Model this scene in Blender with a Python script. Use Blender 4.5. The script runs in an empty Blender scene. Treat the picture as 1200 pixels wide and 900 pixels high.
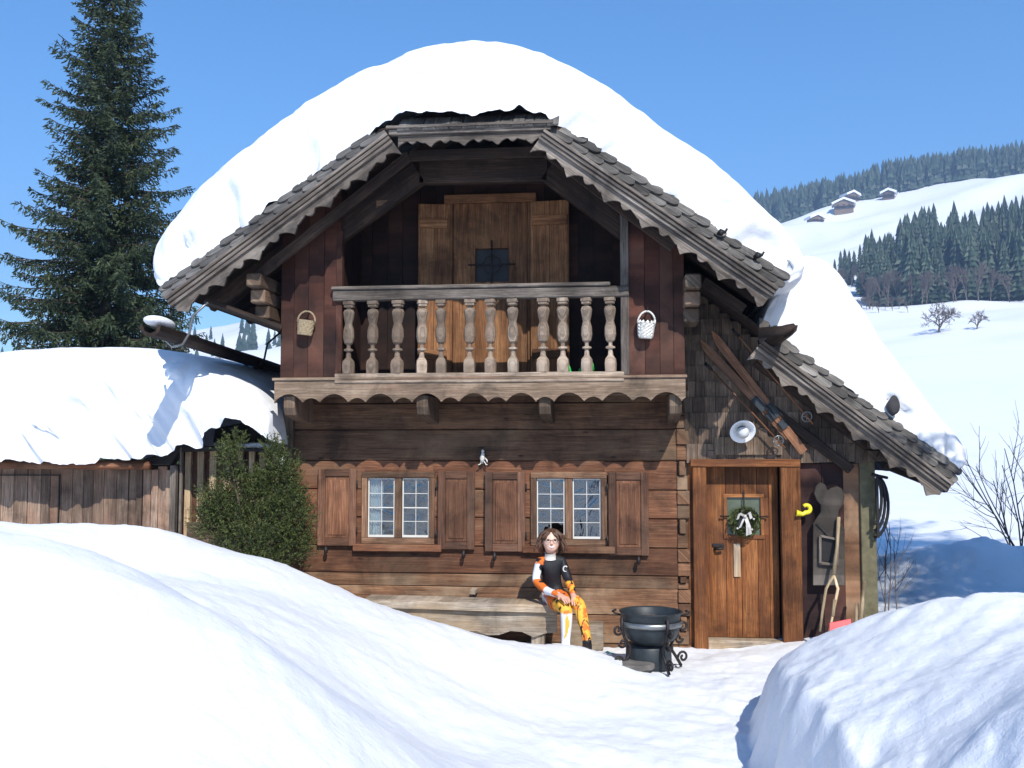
import bpy, math, random
import numpy as np
from mathutils import Vector, Matrix, noise
random.seed(7)
SC = bpy.context.scene
COL = SC.collection
V = Vector
# ---------------------------------------------------------------- camera
FPX = 1177.0
YAW = math.radians(-6); PIT = math.atan(80 / FPX)
CAM = V((1.03, -9.8, 1.85))
FW = V((math.sin(YAW) * math.cos(PIT), math.cos(YAW) * math.cos(PIT), math.sin(PIT)))
RT = V((math.cos(YAW), -math.sin(YAW), 0)); UP = RT.cross(FW)
cd = bpy.data.cameras.new('camera'); cam = bpy.data.objects.new('camera', cd); COL.objects.link(cam)
cd.sensor_width = 36; cd.lens = FPX / 1200 * 36; cd.clip_end = 6000; cd.clip_start = 0.05
cam.matrix_world = Matrix(((RT.x, UP.x, -FW.x, CAM.x), (RT.y, UP.y, -FW.y, CAM.y), (RT.z, UP.z, -FW.z, CAM.z), (0, 0, 0, 1)))
SC.camera = cam
def ray(u, v): return FPX * FW + (u - 600) * RT + (450 - v) * UP
def P(u, v, Y):
    d = ray(u, v); return CAM + d * ((Y - CAM.y) / d.y)
def PZ(u, v, z):
    d = ray(u, v); return CAM + d * ((z - CAM.z) / d.z)
def PD(u, v, dist):
    d = ray(u, v); return CAM + d * (dist / math.hypot(d.x, d.y))
# ---------------------------------------------------------------- materials
def newmat(name):
    m = bpy.data.materials.new(name); m.use_nodes = True
    nt = m.node_tree; nt.nodes.clear()
    return m, nt
class G:
    def __init__(s, nt): s.nt = nt
    def n(s, t, **kw):
        nd = s.nt.nodes.new(t)
        for k, v in kw.items():
            if k.startswith('i_'):
                nd.inputs[k[2:].replace('_', ' ')].default_value = v
            else: setattr(nd, k, v)
        return nd
    def l(s, a, b): s.nt.links.new(a, b)
    def math(s, op, a, b=None, clamp=False):
        nd = s.n('ShaderNodeMath', operation=op, use_clamp=clamp)
        for i, x in enumerate((a, b)):
            if x is None: continue
            if isinstance(x, (int, float)): nd.inputs[i].default_value = x
            else: s.l(x, nd.inputs[i])
        return nd.outputs[0]
    def mix(s, fac, a, b, bt='MIX'):
        nd = s.n('ShaderNodeMix', data_type='RGBA', blend_type=bt)
        for i, x in ((0, fac), (6, a), (7, b)):
            if isinstance(x, (int, float)): nd.inputs[i].default_value = x
            elif isinstance(x, (tuple, list)): nd.inputs[i].default_value = (*x, 1)
            else: s.l(x, nd.inputs[i])
        return nd.outputs[2]
    def ramp(s, fac, stops):
        nd = s.n('ShaderNodeValToRGB'); cr = nd.color_ramp
        while len(cr.elements) < len(stops): cr.elements.new(0.5)
        for e, (p, c) in zip(cr.elements, stops):
            e.position = p; e.color = (*c, 1) if isinstance(c, (tuple, list)) else (c, c, c, 1)
        s.l(fac, nd.inputs[0]); return nd.outputs[0]
    def noise(s, vec, scale, detail=4, rough=.6, dist=0):
        nd = s.n('ShaderNodeTexNoise', i_Scale=scale, i_Detail=detail, i_Roughness=rough, i_Distortion=dist)
        if vec is not None: s.l(vec, nd.inputs['Vector'])
        return nd.outputs[0]
    def out(s, sh):
        o = s.n('ShaderNodeOutputMaterial'); s.l(sh, o.inputs[0])
WK = 1.16
def wood(name, dark, mid, light, rough=.75, knots=.5, bump=.5, wear=None, wear_amt=.5, streak=1.0):
    m, nt = newmat(name); g = G(nt)
    uv = g.n('ShaderNodeUVMap'); uv.uv_map = 'UVMap'
    sep = g.n('ShaderNodeSeparateXYZ'); g.l(uv.outputs[0], sep.inputs[0])
    at = g.n('ShaderNodeAttribute', attribute_name='rnd'); r = at.outputs['Fac']
    def vec(ku, kv, kz):
        c = g.n('ShaderNodeCombineXYZ')
        g.l(g.math('MULTIPLY', sep.outputs[0], ku), c.inputs[0]); g.l(g.math('MULTIPLY', sep.outputs[1], kv), c.inputs[1]); g.l(g.math('MULTIPLY', r, kz), c.inputs[2])
        return c.outputs[0]
    fine = g.noise(vec(1.6, 38, 9), 1.0, 5, .65, .6)
    med = g.noise(vec(.9, 7, 17), 1.0, 4, .6, .4)
    big = g.noise(vec(1.3, 2.2, 31), 1.0, 3, .55)
    fib = g.noise(vec(5, 160, 9), 1.0, 3, .6)
    k = g.math('ADD', g.math('MULTIPLY', fine, .5), g.math('MULTIPLY', med, .5))
    c = g.ramp(k, [(.36, dark), (.5, mid), (.64, light)])
    c = g.mix(g.math('MULTIPLY', g.ramp(fib, [(.45, 1.0), (.56, 0.0)]), .45 * streak), c, tuple(x * .35 for x in dark), 'MIX')
    if wear:
        wv = g.math('MULTIPLY', g.ramp(big, [(.48, 0.0), (.66, 1.0)]), wear_amt)
        c = g.mix(wv, c, wear)
    if knots:
        vo = g.n('ShaderNodeTexVoronoi', feature='F1', i_Scale=1.0, i_Randomness=1.0); g.l(vec(3.2, 7.5, 5), vo.inputs['Vector'])
        kk = g.ramp(vo.outputs['Distance'], [(.05, 1.0), (.14, 0.0)])
        c = g.mix(g.math('MULTIPLY', kk, knots), c, tuple(x * .4 for x in dark))
    tco = g.n('ShaderNodeTexCoord'); st = g.noise(tco.outputs['Object'], 2.1, 7, .68, .5); stf = g.ramp(st, [(.36, .45), (.5, .85), (.64, 1.12)])
    br = g.math('MULTIPLY', g.math('ADD', g.math('MULTIPLY', r, .8), .55), g.math('MULTIPLY', stf, WK))
    cc = g.n('ShaderNodeCombineColor'); [g.l(br, cc.inputs[i]) for i in range(3)]
    c = g.mix(1.0, c, cc.outputs[0], 'MULTIPLY')
    b = g.n('ShaderNodeBsdfPrincipled', i_Roughness=rough); b.inputs['Specular IOR Level'].default_value = .25
    g.l(c, b.inputs['Base Color'])
    bp = g.n('ShaderNodeBump', i_Strength=bump, i_Distance=.02)
    g.l(g.math('ADD', k, g.math('MULTIPLY', fib, .35)), bp.inputs['Height']); g.l(bp.outputs[0], b.inputs['Normal'])
    g.out(b.outputs[0]); return m
def plain(name, col, rough=.6, metal=0, var=.25, scale=8, bump=.1, spec=.4, emit=None, dist=.01):
    m, nt = newmat(name); g = G(nt)
    tc = g.n('ShaderNodeTexCoord')
    n = g.noise(tc.outputs['Object'], scale, 5, .6)
    c = g.ramp(n, [(.3, tuple(x * (1 - var) for x in col)), (.7, tuple(min(1, x * (1 + var)) for x in col))])
    b = g.n('ShaderNodeBsdfPrincipled', i_Roughness=rough, i_Metallic=metal); b.inputs['Specular IOR Level'].default_value = spec
    g.l(c, b.inputs['Base Color'])
    if bump:
        bp = g.n('ShaderNodeBump', i_Strength=bump, i_Distance=dist); g.l(n, bp.inputs['Height']); g.l(bp.outputs[0], b.inputs['Normal'])
    g.out(b.outputs[0]); return m
def attrmat(name, attr='col', rough=.7, bump=.05, scale=60, mul=None):
    m, nt = newmat(name); g = G(nt)
    at = g.n('ShaderNodeAttribute', attribute_name=attr)
    tc = g.n('ShaderNodeTexCoord'); n = g.noise(tc.outputs['Object'], scale, 3)
    b = g.n('ShaderNodeBsdfPrincipled', i_Roughness=rough); b.inputs['Specular IOR Level'].default_value = .3
    g.l(at.outputs['Color'], b.inputs['Base Color'])
    bp = g.n('ShaderNodeBump', i_Strength=bump, i_Distance=.01); g.l(n, bp.inputs['Height']); g.l(bp.outputs[0], b.inputs['Normal'])
    g.out(b.outputs[0]); return m
def leafmat(name, c1, c2, tr=.15):
    m, nt = newmat(name); g = G(nt)
    at = g.n('ShaderNodeAttribute', attribute_name='rnd')
    c = g.ramp(at.outputs['Fac'], [(0, c1), (.8, c2), (1.0, tuple(x * 1.5 for x in c2))])
    b = g.n('ShaderNodeBsdfPrincipled', i_Roughness=.6); b.inputs['Specular IOR Level'].default_value = .3
    g.l(c, b.inputs['Base Color'])
    t = g.n('ShaderNodeBsdfTranslucent'); g.l(c, t.inputs[0])
    mx = g.n('ShaderNodeMixShader'); mx.inputs[0].default_value = tr
    g.l(b.outputs[0], mx.inputs[1]); g.l(t.outputs[0], mx.inputs[2]); g.out(mx.outputs[0]); return m
def snowmat(name, s1=1.2, amp=.06):
    m, nt = newmat(name); g = G(nt)
    tc = g.n('ShaderNodeTexCoord')
    n1 = g.noise(tc.outputs['Object'], 1.3, 6, .6); n2 = g.noise(tc.outputs['Object'], 14, 5, .7); n3 = g.noise(tc.outputs['Object'], 120, 2, .6)
    c = g.ramp(n1, [(.3, (.71, .74, .79)), (.7, (.77, .78, .80))])
    b = g.n('ShaderNodeBsdfPrincipled', i_Roughness=.55); b.inputs['Specular IOR Level'].default_value = .25
    g.l(c, b.inputs['Base Color'])
    bp = g.n('ShaderNodeBump', i_Strength=.4, i_Distance=amp)
    h = g.math('ADD', g.math('MULTIPLY', n1, 1.0), g.math('ADD', g.math('MULTIPLY', n2, .35), g.math('MULTIPLY', n3, .06)))
    g.l(h, bp.inputs['Height']); g.l(bp.outputs[0], b.inputs['Normal'])
    g.out(b.outputs[0]); return m
M = {}
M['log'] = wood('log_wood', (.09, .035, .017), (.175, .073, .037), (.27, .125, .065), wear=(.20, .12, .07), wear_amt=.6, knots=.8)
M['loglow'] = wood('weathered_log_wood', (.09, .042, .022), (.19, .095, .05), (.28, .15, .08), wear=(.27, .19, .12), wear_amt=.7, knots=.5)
M['logshade'] = wood('shade_dark_log_wood', (.055, .028, .014), (.12, .062, .034), (.18, .1, .055), wear=(.15, .1, .06), wear_amt=.6, knots=.9)  # darker copy of the log wood, balcony shade put into the colour
M['purple'] = wood('purple_brown_boards', (.02, .009, .009), (.05, .022, .02), (.08, .038, .03), wear=(.09, .035, .02), wear_amt=.5, knots=.1)
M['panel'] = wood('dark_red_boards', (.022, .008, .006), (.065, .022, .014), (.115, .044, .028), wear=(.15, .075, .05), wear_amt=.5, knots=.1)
M['dark'] = wood('shade_dark_boards', (.015, .007, .005), (.035, .014, .009), (.06, .025, .016), knots=.2)  # base colour lowered to carry the shadow darkness of the recesses
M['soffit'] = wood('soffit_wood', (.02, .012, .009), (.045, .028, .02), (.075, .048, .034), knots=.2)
M['grey'] = wood('silver_grey_wood', (.065, .052, .043), (.15, .125, .104), (.27, .235, .2), knots=.15, rough=.8)
M['balus'] = wood('baluster_wood', (.15, .105, .075), (.3, .23, .17), (.44, .36, .28), wear=(.2, .14, .1), wear_amt=.5, knots=.1)
M['fascia'] = wood('fascia_wood', (.11, .072, .045), (.2, .14, .095), (.30, .225, .16), wear=(.2, .12, .08), wear_amt=.6, knots=.35)
M['shingle'] = wood('roof_shingle_wood', (.06, .055, .05), (.14, .13, .12), (.22, .21, .195), knots=0, rough=.85)
M['shutter'] = wood('shutter_wood', (.08, .038, .022), (.145, .07, .042), (.21, .11, .07), knots=.1, wear=(.12, .075, .05))
M['shutter_panel'] = wood('shutter_panel_wood', (.10, .042, .022), (.18, .08, .043), (.25, .125, .07), knots=.1)
M['winframe'] = wood('window_frame_wood', (.12, .062, .035), (.2, .11, .065), (.28, .17, .1), knots=.1)
M['door'] = wood('front_door_wood', (.10, .033, .010), (.21, .076, .024), (.32, .135, .048), wear=(.085, .032, .015), wear_amt=.8, knots=.25)
M['loggia_door'] = wood('loggia_door_wood', (.11, .045, .018), (.22, .10, .042), (.3, .155, .07), knots=.15)
M['bench'] = wood('bench_wood', (.17, .135, .1), (.33, .27, .21), (.48, .41, .33), wear=(.3, .2, .1), wear_amt=.5, knots=.15)
M['shed'] = wood('shed_boards', (.13, .085, .06), (.26, .175, .125), (.36, .26, .19), wear=(.24, .13, .08), wear_amt=.6, knots=.2)
M['pale'] = wood('pale_boards', (.28, .19, .12), (.45, .33, .2), (.62, .5, .33), knots=.1)
M['ski'] = wood('ski_wood', (.12, .05, .025), (.22, .1, .05), (.32, .17, .09), knots=0, rough=.45)
M['handle'] = wood('ash_handle_wood', (.4, .28, .16), (.58, .44, .27), (.68, .55, .37), knots=0, rough=.5)
M['shingwall'] = wood('wall_shingle_wood', (.075, .05, .034), (.15, .105, .075), (.24, .175, .125), knots=.1)
M['snow'] = snowmat('snow')
M['roofsnow'] = snowmat('roof_snow', amp=.05)
M['white'] = plain('white_paint', (.6, .58, .53), .5, var=.08)
M['iron'] = plain('wrought_iron', (.035, .03, .03), .6, .6, var=.4, scale=30, bump=.3)
M['pot'] = plain('enamel_kettle_metal', (.022, .029, .034), .5, .15, var=.4, scale=9, bump=.1)
M['black'] = plain('black_iron', (.02, .018, .018), .55, .3)
M['ash'] = plain('soil_and_ash', (.12, .08, .06), .95, var=.7, scale=60, bump=.8, dist=.03)
M['wicker'] = plain('wicker', (.3, .23, .14), .8, var=.5, scale=90, bump=.9)
M['birch'] = plain('silvery_scales', (.62, .6, .55), .6, var=.5, scale=70, bump=.8)
M['enamel'] = plain('white_enamel', (.8, .8, .8), .25, var=.05)
M['yellow'] = plain('yellow_plastic', (.75, .62, .03), .35, var=.1)
M['green'] = plain('green_plastic', (.02, .48, .08), .35, var=.1)
M['red'] = plain('red_plastic', (.55, .05, .06), .4, var=.15)
M['metal'] = plain('dull_metal', (.22, .23, .23), .4, .8, var=.2)
M['darkstone'] = plain('dark_stone', (.045, .042, .045), .9, var=.4, scale=9, bump=.5, dist=.02)
M['bark'] = plain('spruce_bark', (.075, .055, .042), .9, var=.4, scale=6, bump=.6, dist=.03)
M['greybark'] = plain('bare_tree_bark', (.12, .095, .08), .9, var=.3, scale=3, bump=0)
M['stone'] = plain('stone', (.13, .12, .11), .85, var=.4, scale=7, bump=.5, dist=.03)
M['cloth'] = plain('curtain_cloth', (.78, .78, .76), .9, var=.1, scale=25)
M['interior'] = plain('dark_interior', (.05, .03, .02), .9)
M['needle'] = leafmat('spruce_needles', (.012, .024, .011), (.046, .064, .026), .12)
M['yew'] = leafmat('yew_foliage', (.018, .028, .008), (.085, .105, .028), .15)
M['conifer'] = leafmat('distant_conifer_foliage', (.018, .034, .024), (.045, .07, .042), .0)
M['bow'] = plain('grey_ribbon', (.5, .47, .44), .6, var=.2)
M['greenglass'] = plain('dull_green_glass', (.09, .11, .07), .12, var=.2, bump=0, spec=.6)
# window glass
m, nt = newmat('window_glass'); g = G(nt)
tr = g.n('ShaderNodeBsdfTransparent'); tr.inputs[0].default_value = (.7, .75, .77, 1)
gl = g.n('ShaderNodeBsdfGlossy', i_Roughness=.06); gl.inputs[0].default_value = (.9, .95, 1, 1)
tc = g.n('ShaderNodeTexCoord'); bp = g.n('ShaderNodeBump', i_Strength=.5, i_Distance=.03); g.l(g.noise(tc.outputs['Object'], 4.5, 2, .5, 1.5), bp.inputs['Height']); g.l(bp.outputs[0], gl.inputs['Normal'])
lw = g.n('ShaderNodeLayerWeight'); lw.inputs[0].default_value = .35
mx = g.n('ShaderNodeMixShader'); g.l(g.math('ADD', g.math('MULTIPLY', lw.outputs['Facing'], .3), .10), mx.inputs[0]); g.l(tr.outputs[0], mx.inputs[1]); g.l(gl.outputs[0], mx.inputs[2]); g.out(mx.outputs[0]); M['glass'] = m
# ---------------------------------------------------------------- mesh builder
class MB:
    def __init__(s): s.v = []; s.f = []; s.uv = []; s.r = []; s.sm = []
    def add(s, verts, faces, grain=None, rnd=None, smooth=False, side=None):
        o = len(s.v); s.v += [tuple(x) for x in verts]
        if rnd is None: rnd = random.random()
        ou, ov = rnd * 37.3 + random.random(), random.random() * 11
        if grain is None: grain = V((1, 0, 0))
        gr = V(grain).normalized()
        a2 = gr.orthogonal().normalized() if side is None else V(side).normalized(); a3 = gr.cross(a2)
        vv = [V(x) for x in verts]
        for f in faces:
            s.f.append([i + o for i in f]); s.r.append(rnd); s.sm.append(smooth)
            s.uv += [(vv[i].dot(gr) + ou, vv[i].dot(a2) + vv[i].dot(a3) + ov) for i in f]
    def obox(s, c, ax, h, grain=0, rnd=None):
        c = V(c); ax = [V(a).normalized() for a in ax]; vs = []
        for i in (-1, 1):
            for j in (-1, 1):
                for k in (-1, 1): vs.append(c + ax[0] * h[0] * i + ax[1] * h[1] * j + ax[2] * h[2] * k)
        fs = [(0, 1, 3, 2), (4, 6, 7, 5), (0, 4, 5, 1), (2, 3, 7, 6), (0, 2, 6, 4), (1, 5, 7, 3)]
        s.add(vs, fs, ax[grain], rnd, side=ax[(grain + 1) % 3])
    def box(s, x0, x1, y0, y1, z0, z1, grain=0, rnd=None):
        s.obox(((x0 + x1) / 2, (y0 + y1) / 2, (z0 + z1) / 2), (V((1, 0, 0)), V((0, 1, 0)), V((0, 0, 1))), ((x1 - x0) / 2, (y1 - y0) / 2, (z1 - z0) / 2), grain, rnd)
    def beam(s, p, q, w, h, up=(0, 1, 0), rnd=None):  # w along up, h along the third axis
        p = V(p); q = V(q); d = (q - p).normalized(); u = V(up); u = (u - d * u.dot(d)).normalized(); t = d.cross(u)
        s.obox((p + q) / 2, (d, u, t), ((q - p).length / 2, w / 2, h / 2), 0, rnd)
    def prism(s, poly, nrm, th, grain, rnd=None):
        poly = [V(p) for p in poly]; n = V(nrm).normalized() * th; k = len(poly)
        vs = poly + [p + n for p in poly]
        fs = [list(range(k)), list(range(2 * k - 1, k - 1, -1))] + [(i, i + k, (i + 1) % k + k, (i + 1) % k) for i in range(k)]
        s.add(vs, fs, grain, rnd)
    def tube(s, pts, rad, seg=8, smooth=True, rnd=None, cap=True, flat=1.0):
        pts = [V(p) for p in pts]; n = len(pts)
        if isinstance(rad, (int, float)): rad = [rad] * n
        vs = []; fs = []; prev = None
        for i in range(n):
            t = (pts[min(i + 1, n - 1)] - pts[max(i - 1, 0)]).normalized()
            if prev is None: a = t.orthogonal().normalized()
            else:
                a = prev - t * prev.dot(t); a = a.normalized() if a.length > 1e-6 else t.orthogonal().normalized()
            prev = a; b = t.cross(a)
            for j in range(seg):
                an = 2 * math.pi * j / seg; vs.append(pts[i] + (a * math.cos(an) + b * math.sin(an) * flat) * rad[i])
        for i in range(n - 1):
            for j in range(seg):
                k = (j + 1) % seg; fs.append((i * seg + j, i * seg + k, (i + 1) * seg + k, (i + 1) * seg + j))
        if cap: fs.append(list(range(seg - 1, -1, -1))); fs.append([(n - 1) * seg + j for j in range(seg)])
        s.add(vs, fs, pts[-1] - pts[0], rnd, smooth)
    def lathe(s, c, prof, seg=24, axis=(0, 0, 1), smooth=True, sx=1.0, rnd=None, a0=0, cap=True):
        c = V(c); ax = V(axis).normalized(); a = ax.orthogonal().normalized() if abs(ax.z) < .9 else V((1, 0, 0)); a = (a - ax * a.dot(ax)).normalized(); b = ax.cross(a)
        vs = []; fs = []; n = len(prof)
        for r, z in prof:
            for j in range(seg):
                an = 2 * math.pi * j / seg + a0; vs.append(c + ax * z + (a * math.cos(an) * sx + b * math.sin(an)) * r)
        for i in range(n - 1):
            for j in range(seg):
                k = (j + 1) % seg; fs.append((i * seg + j, i * seg + k, (i + 1) * seg + k, (i + 1) * seg + j))
        if cap: fs.append(list(range(seg - 1, -1, -1))); fs.append([(n - 1) * seg + j for j in range(seg)])
        s.add(vs, fs, ax, rnd, smooth)
    def ball(s, c, r, seg=10, rings=7, rnd=None):
        if isinstance(r, (int, float)): r = (r, r, r)
        vs = []; fs = []
        for i in range(rings + 1):
            ph = math.pi * i / rings
            for j in range(seg):
                an = 2 * math.pi * j / seg; vs.append((c[0] + r[0] * math.sin(ph) * math.cos(an), c[1] + r[1] * math.sin(ph) * math.sin(an), c[2] + r[2] * math.cos(ph)))
        for i in range(rings):
            for j in range(seg):
                k = (j + 1) % seg; fs.append((i * seg + j, (i + 1) * seg + j, (i + 1) * seg + k, i * seg + k))
        s.add(vs, fs, (0, 0, 1), rnd, True)
    def build(s, name, mat, parent=None, bevel=0, sub=0):
        me = bpy.data.meshes.new(name); me.from_pydata(s.v, [], s.f)
        uvl = me.uv_layers.new(name='UVMap'); uvl.data.foreach_set('uv', [x for p in s.uv for x in p])
        a = me.attributes.new('rnd', 'FLOAT', 'FACE'); a.data.foreach_set('value', s.r)
        me.polygons.foreach_set('use_smooth', s.sm)
        me.materials.append(M[mat] if isinstance(mat, str) else mat)
        me.update()
        o = bpy.data.objects.new(name, me); COL.objects.link(o)
        if parent: o.parent = parent
        if bevel:
            b = o.modifiers.new('bevel', 'BEVEL'); b.width = bevel; b.segments = 1; b.limit_method = 'ANGLE'
        return o
def tag(o, label=None, cat=None, group=None, kind=None):
    for k, x in (('label', label), ('category', cat), ('group', group), ('kind', kind)):
        if x: o[k] = x
    return o
def empty(name, loc, label, cat, group=None):
    o = bpy.data.objects.new(name, None); o.location = loc; COL.objects.link(o); o.empty_display_size = .2
    return tag(o, label, cat, group)
def sub(o, child):  # parent keeping the world place when the parent is a plain-located empty
    child.parent = o; child.matrix_parent_inverse = Matrix.Translation(-V(o.location)); return child
def copy_tree(o, parent=None):
    c = o.copy(); COL.objects.link(c)
    if parent: c.parent = parent; c.matrix_parent_inverse = o.matrix_parent_inverse.copy()
    for ch in o.children: copy_tree(ch, c)
    return c
def grid_mesh(name, pts, nu, nv, mat, closeu=False, smooth=True):
    fs = []
    for i in range(nu - 1 + (1 if closeu else 0)):
        for j in range(nv - 1):
            a = i * nv + j; b = ((i + 1) % nu) * nv + j
            fs.append((a, b, b + 1, a + 1))
    me = bpy.data.meshes.new(name); me.from_pydata(pts, [], fs); me.polygons.foreach_set('use_smooth', [smooth] * len(fs))
    me.materials.append(M[mat]); me.update()
    o = bpy.data.objects.new(name, me); COL.objects.link(o); return o
def lerp(a, b, t): return a + (b - a) * t
def interp(x, xs, ys): return float(np.interp(x, xs, ys))
def fbm(p, oct=4, s=1.0):
    return noise.fractal(V(p) * s, 1.0, 2.0, oct)
X, Y_, Z = V((1, 0, 0)), V((0, 1, 0)), V((0, 0, 1))
def scallop_poly(p, q, down, w, amp, pitch, style=0, flip=0):
    """board with a straight top edge p-q, hanging w along `down`, lower edge cut in waves"""
    p = V(p); q = V(q); L = (q - p).length; d = (q - p) / L; dn = V(down).normalized(); n = max(8, int(L / .012)); pts = [p, q]
    for i in range(n + 1):
        s = L * (1 - i / n); ph = (s + flip) / pitch; fr = ph - math.floor(ph)
        if style == 0:   # fascia: broad lobes meeting in drop points, a small lobe between
            if fr < .62: a = math.sin(math.pi * fr / .62) ** .7
            else: a = .55 * math.sin(math.pi * (fr - .62) / .38) ** .7
            off = w - amp * a
        else:            # bargeboard: cloud shape, wide swell with a pointed drop
            if fr < .3: a = math.sin(math.pi / 2 * fr / .3) ** .8
            elif fr < .55: a = 1 - .45 * math.sin(math.pi * (fr - .3) / .25) ** .8
            elif fr < .8: a = 1 - .4 * ((fr - .55) / .25)
            else: a = .72 - .72 * ((fr - .8) / .2) ** 1.5 - .12 * math.sin(math.pi * (fr - .8) / .2)
            off = w - amp * a
        pts.append(p + d * s + dn * off)
    return pts
# ================================================================ HOUSE
house = empty('log_house', (-.25, 2, 0), 'old brown log house with balcony, scalloped boards and lean-to under deep snow', 'house')
HO = house
def H(mb, name, mat, bevel=.004, parent=None, label=None):
    o = mb.build(name, mat, bevel=bevel)
    if parent is None: sub(HO, o)
    else: o.parent = parent
    if label: o['label'] = label
    return o
YL, YB, YV = 0.0, -0.6, -1.1      # log wall, balcony front, verge
XL, XR, XD = -2.19, 1.69, 3.42
def zof(v, Y=0.0, u=600): return P(u, v, Y).z
def xof(u, Y=0.0, v=600): return P(u, v, Y).x
# window openings (world x/z at the log wall)
W1 = (P(425, 553, 0).x, P(510, 553, 0).x, zof(641), zof(553)); W2 = (P(622, 553, 0).x, P(711, 553, 0).x, zof(641), zof(553))
# logs
edges = [zof(v) for v in (786, 752, 719, 688, 675 - 2, 641, 607, 574, 540, 503, 472, 448)]
lb = {'log': MB(), 'loglow': MB(), 'logshade': MB()}
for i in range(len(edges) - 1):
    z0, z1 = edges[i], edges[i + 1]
    key = 'loglow' if i < 4 else ('log' if i < 8 else 'logshade')
    mb = lb[key]
    segs = [(XL, XR - .1)]; fills = []
    for W in (W1, W2):
        if z1 > W[2] + .02 and z0 < W[3] - .02:
            new = []
            for a, b in segs:
                if W[0] > a and W[1] < b:
                    new += [(a, W[0] + .02), (W[1] - .02, b)]
                    if z1 > W[3]: fills.append((W[0] + .02, W[1] - .02, W[3] - .004, z1))
                    if z0 < W[2]: fills.append((W[0] + .02, W[1] - .02, z0, W[2] + .024))
                else: new.append((a, b))
            segs = new
    off = random.uniform(-.008, .008); r = random.random()
    for (a, b, c_, d_) in fills: mb.box(a, b, YL + .002, YL + .2, c_, d_, 0, r)
    for a, b in segs:
        # hewn log: slightly bulging face built as a strip with rounded arrises and a wavy front
        n = max(2, int((b - a) / .12)); prof = [(0.035, 0), (.008, .015), (0, .04), (-.004, .5), (0, .96), (.008, .985), (.035, 1)]
        vs = []; fs = []; hz = z1 - z0
        for k in range(n + 1):
            x = lerp(a, b, k / n)
            for (dy, fz) in prof:
                zz = z0 + (fz if .03 < fz < .97 else fz) * hz
                zz = z0 + fz * hz + (0.006 * noise.noise(V((x * 1.1, i * 9.1 + round(fz), 0))) if fz in (0, 1, .015, .985) else 0)
                vs.append((x, YL + off + dy + .008 * noise.noise(V((x * 1.7, zz * 5, i))), zz))
        m_ = len(prof)
        for k in range(n):
            for j in range(m_ - 1):
                fs.append((k * m_ + j, (k + 1) * m_ + j, (k + 1) * m_ + j + 1, k * m_ + j + 1))
        fs.append([j for j in range(m_)]); fs.append([n * m_ + j for j in range(m_ - 1, -1, -1)])
        mb.add(vs, fs, X, r, False)
        mb.box(a, b, YL + .036, YL + .2, z0, z1, 0, r)
logw = H(lb['log'], 'log_wall', 'log', 0); H(lb['loglow'], 'lower_log_wall', 'loglow', 0, label='weathered lowest courses of the log wall'); H(lb['logshade'], 'upper_log_wall', 'logshade', 0, label='log courses under the balcony, coloured darker for its shade')
# log ends at right corner, alternating, and boarded left corner
mb = MB()
for i in range(len(edges) - 1):
    z0, z1 = edges[i] + .004, edges[i + 1] - .004; zm = (z0 + z1) / 2
    e = .0 if i % 2 else .02
    mb.box(XR - .098, XR + .0 + e, YL - .012, YL + .2, z0, zm - .003, 0)
    mb.box(XR - .098 + (.02 if i % 2 else 0), XR - .02 + e * 2, YL - .03 - .01 * (i % 2), YL + .2, zm + .003, z1, 1)
mb.box(XR - .098, XR + .03, YL + .03, YL + .19, edges[0], edges[-1], 2, .1)
H(mb, 'log_end', 'loglow', .006, label='dovetailed log ends at the right corner')
mb = MB()
mb.box(XL - .10, XL - .003, -.06, .14, edges[0], zof(468), 2)
H(mb, 'corner_post', 'fascia')
mb = MB()
for y0, z1 in ((.2, 2.4),):
    mb.box(XL, XL + .18, .2, 4.4, edges[0], 2.4, 1); mb.box(XR - .18, XR, .2, 4.4, edges[0], 2.4, 1); mb.box(XL, XR, 4.2, 4.4, edges[0], 2.4, 0)
    mb.box(XL + .18, XR - .18, .2, 4.2, .2, .25, 0); mb.box(XL + .18, XR - .18, .2, 4.2, 2.3, 2.4, 0)
H(mb, 'rear_log_wall', 'logshade', 0)
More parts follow.
